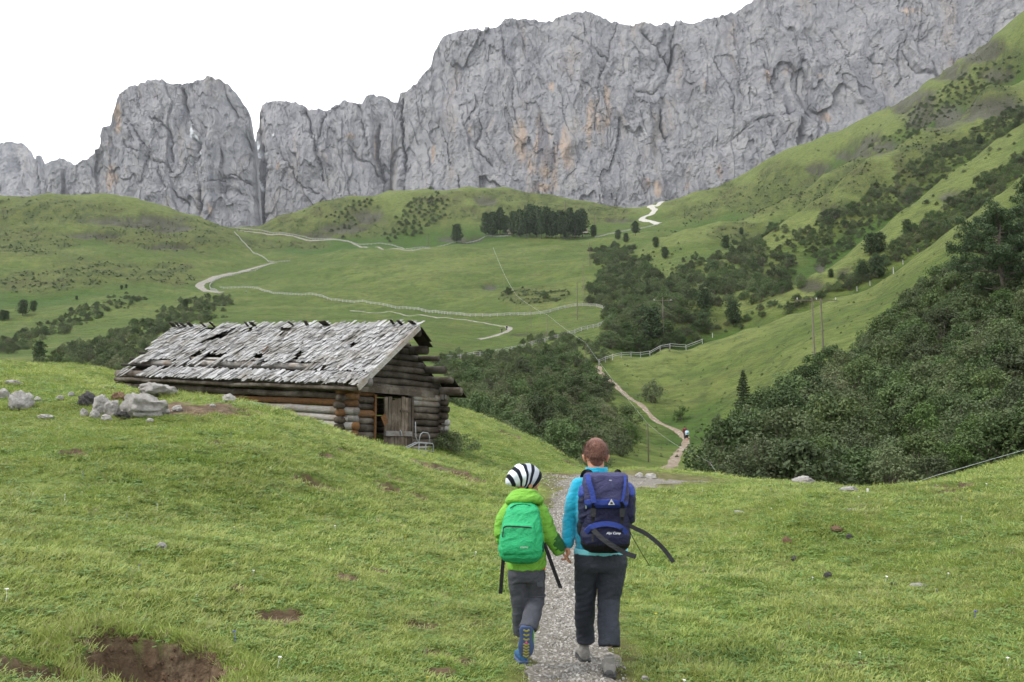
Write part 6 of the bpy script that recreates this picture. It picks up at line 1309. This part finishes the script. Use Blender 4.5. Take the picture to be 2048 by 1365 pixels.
# ------------------------------------------------------------------ clods and dry roots at the erosion hollow
prng = np.random.default_rng(15); pc = soil_c[0][0]; n = 420
ang = prng.random(n)*6.283; rad_ = .62*np.sqrt(prng.random(n)); x = pc.x+rad_*np.cos(ang); y = pc.y+rad_*np.sin(ang)*.8
def clod(seed):
    me = rock_mesh(seed, 1, 1, .7, 2, .5); me.materials.clear(); t = NT('soil_clod', .95, .05); t.color(t.mix(t.noise(t.coord('Object'), 2, 4, .7, .3, .7), (.055, .032, .020), (.14, .095, .062))); me.materials.append(t.m); return me
scatter('soil_clods', np.stack([x, y, zat(x, y)+.002], 1), prng.random((n, 3))*6.28, .004+.024*prng.random(n)**3, prng.integers(0, 3, n), [clod(60), clod(61), clod(62)], kind='stuff', label='crumbled brown soil clods in the hollow at lower left', category='soil')
n = 900; ang = prng.random(n)*6.283; rr_ = .47+.14*prng.random(n); x = pc.x+rr_*np.cos(ang)*1.08; y = pc.y+rr_*np.sin(ang)*.98
scatter('dry_rim_grass', np.stack([x, y, zat(x, y)-.005], 1), np.stack([prng.normal(size=n)*.6, prng.normal(size=n)*.6, prng.random(n)*6.28], 1), .55+.6*prng.random(n), prng.integers(0, 3, n), [TUFTS[7], TUFTS[0], TUFTS[2]], kind='stuff', label='dry grass fringe around the soil hollow at lower left', category='grass')
# ------------------------------------------------------------------ log barn
brng = np.random.default_rng(404)
BX, BY, BZ = -4.70, 24.0, 1.42
BW, BL, OV, OVB, SE = 4.6, 9.9, .9, .5, .5
ZE, ZA = 1.86, 3.88                       # eave (roof edge) and apex heights
barn = empty('log_barn', (BX, BY, BZ), label='old log hay barn with torn silver shingle roof on the left meadow', category='barn')
TILT = .064
barn.rotation_euler = (0, 0, 0)
e_l = Vector((-.866, .5, TILT)); e_g = Vector((.5, .866, 0)); e_u = Vector((0, 0, 1))
def bl(x, y, z): return e_l*x+e_g*y+e_u*z
BM = Matrix(((e_l.x, e_g.x, 0), (e_l.y, e_g.y, 0), (e_l.z, e_g.z, 1)))
def wood2(name, a, b, c, axis, sc=9):
    t = NT(name, .88, .12); p = t.coord('Object', axis); n1 = t.noise(p, sc, 6, .75, .3, .7); oi = t.n('ShaderNodeObjectInfo'); g = t.n('ShaderNodeNewGeometry')
    rnd = t.math('FRACT', t.math('ADD', oi.outputs['Random'], t.math('MULTIPLY', g.outputs['Random Per Island'], 1.0)))
    col = t.mix(n1, a, b); col = t.mix(t.math('MULTIPLY', t.noise(t.coord('Object'), 1.7, 4, .65, .45, .68), .85), col, c)
    hv = t.n('ShaderNodeHueSaturation'); t.l(col, hv.inputs['Color']); mr = t.n('ShaderNodeMapRange'); mr.inputs[3].default_value = .5; mr.inputs[4].default_value = 1.25
    t.l(rnd, mr.inputs[0]); t.l(mr.outputs[0], hv.inputs['Value']); t.color(hv.outputs[0]); t.bump(n1, .7, .012); return t.m
# grain follows the board direction: object axes are the barn's own
LX, LY, LZ = (1, 1, 1), (1, 1, 1), (6, 6, .5)
M_SHING = wood2('silver_shingle', (.16, .157, .153), (.45, .445, .445), (.135, .12, .096), (5, 5, 2), 7)
M_LOGD = wood2('dark_log', (.030, .023, .017), (.092, .074, .057), (.16, .142, .12), (2.2, 2.2, 16), 3)
M_LOGO = wood2('orange_brown_log', (.10, .05, .022), (.27, .135, .055), (.10, .07, .05), (2.2, 2.2, 16), 3)
M_LOGS = wood2('silver_log', (.17, .16, .145), (.36, .34, .32), (.16, .11, .07), (2.2, 2.2, 16), 3)
M_PLANK = wood2('door_plank', (.055, .040, .028), (.14, .112, .085), (.24, .20, .16), (14, 14, 1), 3)
M_DARKB = wood2('dark_board', (.022, .018, .015), (.06, .05, .042), (.05, .045, .04), (4, 4, 4), 5)
def log(a, b, r, mat, parent, name='log', n=9, sag=.0):
    """a slightly crooked round log between two barn points"""
    a, b = bl(*a), bl(*b); k = max(3, int((b-a).length/.8)); pts_ = []; rad_ = []
    for i in range(k+1):
        p = a.lerp(b, i/k); pts_.append(p+Vector((brng.normal(), brng.normal(), brng.normal()))*.012*(0 < i < k)); rad_.append(r*(1+.05*brng.normal()))
    m = MB(); m.tube(pts_, rad_, n); return m.build(name, mat, parent, True)
def board(c, size, rot, mat, parent, name):
    """box in barn axes, rot about its own centre (euler in barn axes)"""
    m = MB(); m.box((0, 0, 0), size, Euler(rot).to_matrix()); m.v = [tuple(BM @ Vector(v)+bl(*c)) for v in m.v]
    return m.build(name, mat, parent)
front = empty('wall', (0, 0, 0)); front.parent = barn; front['label'] = 'front gable wall of stacked round logs'
side = empty('wall', (0, 0, 0)); side.parent = barn; side['label'] = 'long side wall of silver and rust-brown logs'
back = empty('wall', (0, 0, 0)); back.parent = barn; roof = empty('roof', (0, 0, 0)); roof.parent = barn; roof['label'] = 'torn silver shingle roof with gaps'
def lmat(z, where):
    if where == 'side': return M_LOGO if 1.15 < z < 1.75 and brng.random() < .8 else (M_LOGS if z < 1.15 else M_LOGD)
    return M_LOGD
DH = 1.74; NL = 10; R0 = .108
for i in range(NL):                               # courses
    z = .08+i*.205; r = R0*(1+.08*brng.normal())
    # side wall (faces the viewer, left)
    log((-.28-.12*brng.random(), .02*brng.normal(), z+.06), (BL+.3, 0, z+.06), r, lmat(z, 'side'), side)
    # front wall, left and right of the door
    if z < DH:
        log((.0, -.30-.1*brng.random(), z), (.0, 1.17, z), r, M_LOGO if brng.random() < .35 else M_LOGD, front)
        log((.0, 3.06, z), (.0, BW+.22+.1*brng.random(), z), r, M_LOGS if brng.random() < .25 else M_LOGD, front)
    else: log((.0, -.25, z), (.0, BW+.25, z), r, M_LOGD, front)
    # far side, rear
    log((-.3, BW, z+.06), (BL+.3, BW, z+.06), r, M_LOGD, back); log((BL, -.2, z), (BL, BW+.2, z), r, M_LOGD, back)
    # stubby corner ends, far right corner
    log((-.32-.1*brng.random(), BW, z+.06), (.1, BW, z+.06), r*1.02, M_LOGS if brng.random() < .3 else M_LOGD, front, 'log_end')
    log((-.36-.12*brng.random(), 0, z+.06), (.1, 0, z+.06), r*1.05, M_LOGO if brng.random() < .7 else M_LOGS, front, 'log_end')
slope = (ZA-ZE)/(BW/2+SE)
def roofz(y): return ZE+slope*(min(y, BW-y)+SE)
zt = 2.12; i = 0
while zt < ZA-.25:                                 # gable logs
    y0 = (zt+.16-ZE)/slope-SE; y0 = max(-.2, y0); y1 = BW-y0
    log((0, y0, zt), (0, min(y1, BW+.1)-.05*brng.random(), zt), R0*.98, M_LOGD, front); log((BL, y0, zt), (BL, y1, zt), R0, M_LOGD, back); zt += .2
# square lintel over the door, door posts, door
board((-.09, 1.95, DH+.10), (.16, 4.4, .20), (0, 0, 0), M_LOGD, front, 'lintel')
board((-.05, 1.21, .83), (.13, .09, 1.72), (0, 0, .02), M_LOGO, front, 'door_post'); board((-.05, 3.03, .83), (.13, .09, 1.72), (0, 0, 0), M_LOGD, front, 'door_post')
door = empty('door', (0, 0, 0)); door.parent = barn; door['label'] = 'weathered plank door standing ajar'
for k in range(8):
    y = 1.70+k*.165; board((-.10, y, .80+.02*brng.normal()), (.035, .15, 1.62+.05*brng.normal()), (.015*brng.normal(), .01*brng.normal(), .01*brng.normal()), M_PLANK, door, 'plank')
board((-.15, 2.28, .56), (.06, 1.30, .15), (0, 0, 0), M_LOGS, door, 'crossbar'); board((-.13, 2.62, 1.25), (.03, .5, .06), (0, 0, 0), M_PLANK, door, 'crossbar')
board((-.12, 1.62, .96), (.03, .22, .30), (.6, 0, 0), M_LOGO, door, 'broken_board')
m = MB(); m.v = []; m.tube([bl(-.18, 2.30, .66), bl(-.22, 2.30, .62), bl(-.22, 2.34, .5)], .018, 6); m.build('latch', M_METAL, door)
# purlins: long logs under the roof, sticking out of the gable
for y, r, o in [(0, .13, .85), (.75, .12, .6), (1.55, .11, .55), (2.3, .13, .85), (2.95, .14, .55), (3.35, .085, .72), (3.75, .12, .72), (4.2, .10, .75), (4.6, .14, .80)]:
    z = roofz(y)-r-.10; log((-o-.15*brng.random(), y, z), (BL+.1+.1*(y < .2), y, z), r, M_LOGS if y < 1 else M_LOGD, roof, 'purlin', 11)
log((-.7, -.36, ZE-.08), (BL-.1, -.36, ZE-.08), .06, M_LOGD, roof, 'purlin'); log((-.5, .52, roofz(.52)-.16), (BL+.15, .52, roofz(.52)-.16), .10, M_LOGS, roof, 'purlin', 11)
for t_ in (.12, .25, .38, .5, .62, .74): # battens that carry the shingles
    y = BW/2-(BW/2+SE)*t_; board((BL/2-.1, y, roofz(y)-.075), (BL+OV+OVB-.3, .07, .045), (math.atan(slope), 0, 0), M_DARKB, roof, 'batten')
# barge board at the gable, left slope; remnants on the right slope
def slope_board(x, y0, y1, w, th, mat, name, dz=0.0, right=False):
    f = (lambda y: BW-y) if right else (lambda y: y)
    a = bl(x, f(y0), roofz(y0)+dz); b = bl(x, f(y1), roofz(y1)+dz); T = (b-a).normalized(); S = e_l.normalized(); N = S.cross(T).normalized(); m = MB()
    vs = [q+S*sx*w/2+N*sn*th/2 for q in (a, b) for sx, sn in ((-1, -1), (1, -1), (1, 1), (-1, 1))]
    m.add(vs, [(0, 1, 2, 3), (7, 6, 5, 4), (0, 4, 5, 1), (1, 5, 6, 2), (2, 6, 7, 3), (3, 7, 4, 0)]); return m.build(name, mat, roof)
slope_board(-OV+.02, BW/2-.02, -SE, .04, .17, M_LOGS, 'barge_board', -.05)
for k in range(20):
    x = .25+k*.5+.1*brng.random(); slope_board(x, BW/2-.03, -SE*.9, .46, .02, M_DARKB, 'roof_board', .0, True)
slope_board(-.55, BW/2-.03, 1.5, .5, .022, M_DARKB, 'roof_board', -.02, True); slope_board(-.85, BW/2-.03, 1.75, .14, .022, M_DARKB, 'roof_board', -.05, True)
slope_board(-.35, .25, -SE-.10, .7, .022, M_DARKB, 'roof_board', .02, True)
# shingles, left slope
HOLES = [(.62,.60,.050,.07),(.70,.56,.04,.05),(.82,.70,.06,.06),(.88,.76,.07,.05),(.78,.74,.05,.06),(.71,.20,.03,.07),(.80,.04,.03,.05),(.74,.30,.025,.05),(.52,.72,.06,.04),(.35,.68,.10,.035),(.25,.70,.06,.03),(.40,.44,.03,.02),(.15,.36,.018,.03),(.55,.36,.02,.03),(.45,.60,.03,.03),(.30,.52,.02,.03),(.86,.90,.035,.05),(.62,.05,.05,.03),(.95,.55,.03,.05),(.47,.08,.04,.025)]
def in_hole(s, t):
    for a, b, ra, rb in HOLES:
        for dt in (0, .055, .11):
            if ((s-a)/(ra*.85))**2+((t-dt-b)/(rb*.85))**2 < 1+.2*brng.normal(): return True
    if .745 < t < .845 and .22 < s < .97 and brng.random() < .35+.6*s: return True       # long gap that bares the purlin
    return brng.random() < .06
SLEN = math.hypot(BW/2+SE, ZA-ZE); xs0, xs1 = -OV, BL+OVB
Tv = (bl(0, -SE, ZE)-bl(0, BW/2, ZA)).normalized(); Sv = e_l.normalized(); Nv = Tv.cross(Sv).normalized()
if Nv.z < 0: Nv = -Nv
cand = []
rows = 16
for rI in range(rows):
    t_ = .055+rI*(.93/(rows-1)); x = xs0+.05*brng.random()
    while x < xs1:
        w = .05+.085*brng.random(); s = (x-xs0)/(xs1-xs0)
        if s < 1.0-.055*t_-.02*brng.random() and not in_hole(s, t_-.03): cand.append((x+w/2, min(t_, 1.0), w, rI))
        x += w*(.86+.18*brng.random())
def shingle_vf(x, t_, w, rI):
    ln = .42+.30*brng.random(); 
    if t_ < .12: ln *= .75
    if t_ > .845: ln = min(ln, (t_-.825)*SLEN+.10)
    an = .10*brng.normal()-.02; lift = .010+.034*brng.random()+(.05*brng.random() if brng.random() < .12 else 0); th = .010+.008*brng.random()
    if brng.random() < .05: an += .35*brng.normal()
    base = bl(0, BW/2, ZA)+Tv*(SLEN*t_+.15*brng.random()-.05)+Sv*((x)/1.0)*e_l.length
    T = (Tv*math.cos(an)+Sv*math.sin(an)); S = (Sv*math.cos(an)-Tv*math.sin(an))
    T = (T+Nv*(-.045-.03*brng.random())).normalized() if False else T
    lo = base+Nv*(lift+.018); hi = base-T*ln+Nv*(.004)
    w0 = w/2*(.7+.3*brng.random()); w1 = w/2; sk = .05*brng.normal()
    vs = [lo-S*w0+T*sk*.6, lo+S*w0-T*sk*.6, hi+S*w1, hi-S*w1]
    vs = [q for q in vs]+[q+Nv*th for q in vs]
    return vs, [(3, 2, 1, 0), (4, 5, 6, 7), (0, 1, 5, 4), (1, 2, 6, 5), (2, 3, 7, 6), (3, 0, 4, 7)]
cand.sort(key=lambda c: (-(c[1] > .82)*1.0, c[0]))
rest_ = MB(); k_ = 0
for c in cand:
    vs, fs_ = shingle_vf(*c)
    if k_ < 300: m = MB(); m.add(vs, fs_); m.build('shingle', M_SHING, roof); k_ += 1
    else: rest_.add(vs, fs_)
rest_.build('shingles', M_SHING, roof, kind='stuff')
for s, w in [(.02,.16),(.06,.10),(.085,.08),(.33,.30),(.40,.14),(.46,.08),(.62,.16),(.645,.10),(.80,.10),(.84,.12),(.90,.2),(.935,.2),(.96,.12),(.985,.22)]:
    x = xs0+s*(xs1-xs0); board((x, BW/2-.12-.05*brng.random(), ZA+.06), (w, .26, .03), (math.atan(-slope)*.9+.1*brng.normal(), .1*brng.normal(), .1*brng.normal()), M_DARKB, roof, 'ridge_shingle')
board((.4+.33*(xs1-xs0), .86, roofz(.86)+.10), (.05, .34, .02), (.9, 0, .3), M_LOGO, roof, 'loose_shingle')
# tubular rack leaning at the door
r_ = empty('metal_rack', tuple(Vector((BX, BY, BZ))+bl(-.75, 2.45, .0)), label='grey bent-tube metal rack standing at the barn door', category='rack')
def tub(pts_, nm='tube', rr_=.016):
    m = MB(); m.tube([bl(*p) for p in pts_], rr_, 6); m.build(nm, M_METAL, r_, True)
tub([(0, -.75, .0), (0, -.55, .16), (0, .05, .34), (0, .75, .30), (0, .80, .24), (0, .78, -.15)]); tub([(.18, -.6, .0), (.18, -.45, .16), (.18, .1, .32), (.18, .72, .28)])
tub([(0, .02, .34), (0, .12, .58), (0, .25, .64), (0, .5, .62), (0, .58, .52), (0, .6, .32)]); tub([(0, -.15, .95), (0, -.12, .5), (0, 0, .34)]); tub([(0, .05, .34), (.02, .05, -.2)]); tub([(0, .4, .32), (.02, .42, -.2)]); tub([(-.02, -.5, .12), (-.02, .3, .10), (-.02, .75, .05)], 'tube', .012)
p = Vector((BX, BY, 0))+bl(-.5, 4.6, 0); p.z = float(zat(p.x, p.y))
NETTLE = bush_mesh(91, .55, .8, M_WILLOW, 60, 46, .032, .3)
o = link('nettle_clump', NETTLE, None, label='dark green nettle clump at the right corner of the barn', category='plant'); o.location = p; o.scale = (1.1, 1.1, 1.0)
# ------------------------------------------------------------------ mountain air
m = MB(); m.box((0, 0, 570), (6200, 6200, 1180+40)); me = m.mesh('haze'); hm = bpy.data.materials.new('haze_air'); hm.use_nodes = True; ht = hm.node_tree; ht.nodes.clear()
ho = ht.nodes.new('ShaderNodeOutputMaterial'); hv = ht.nodes.new('ShaderNodeVolumePrincipled'); hv.inputs['Color'].default_value = (.90, .93, 1.0, 1); hv.inputs['Density'].default_value = .00004
ht.links.new(hv.outputs[0], ho.inputs['Volume']); me.materials.append(hm); link('haze', me, None, kind='stuff', label='thin pale mountain air', category='haze')
SC.cycles.volume_bounces = 0
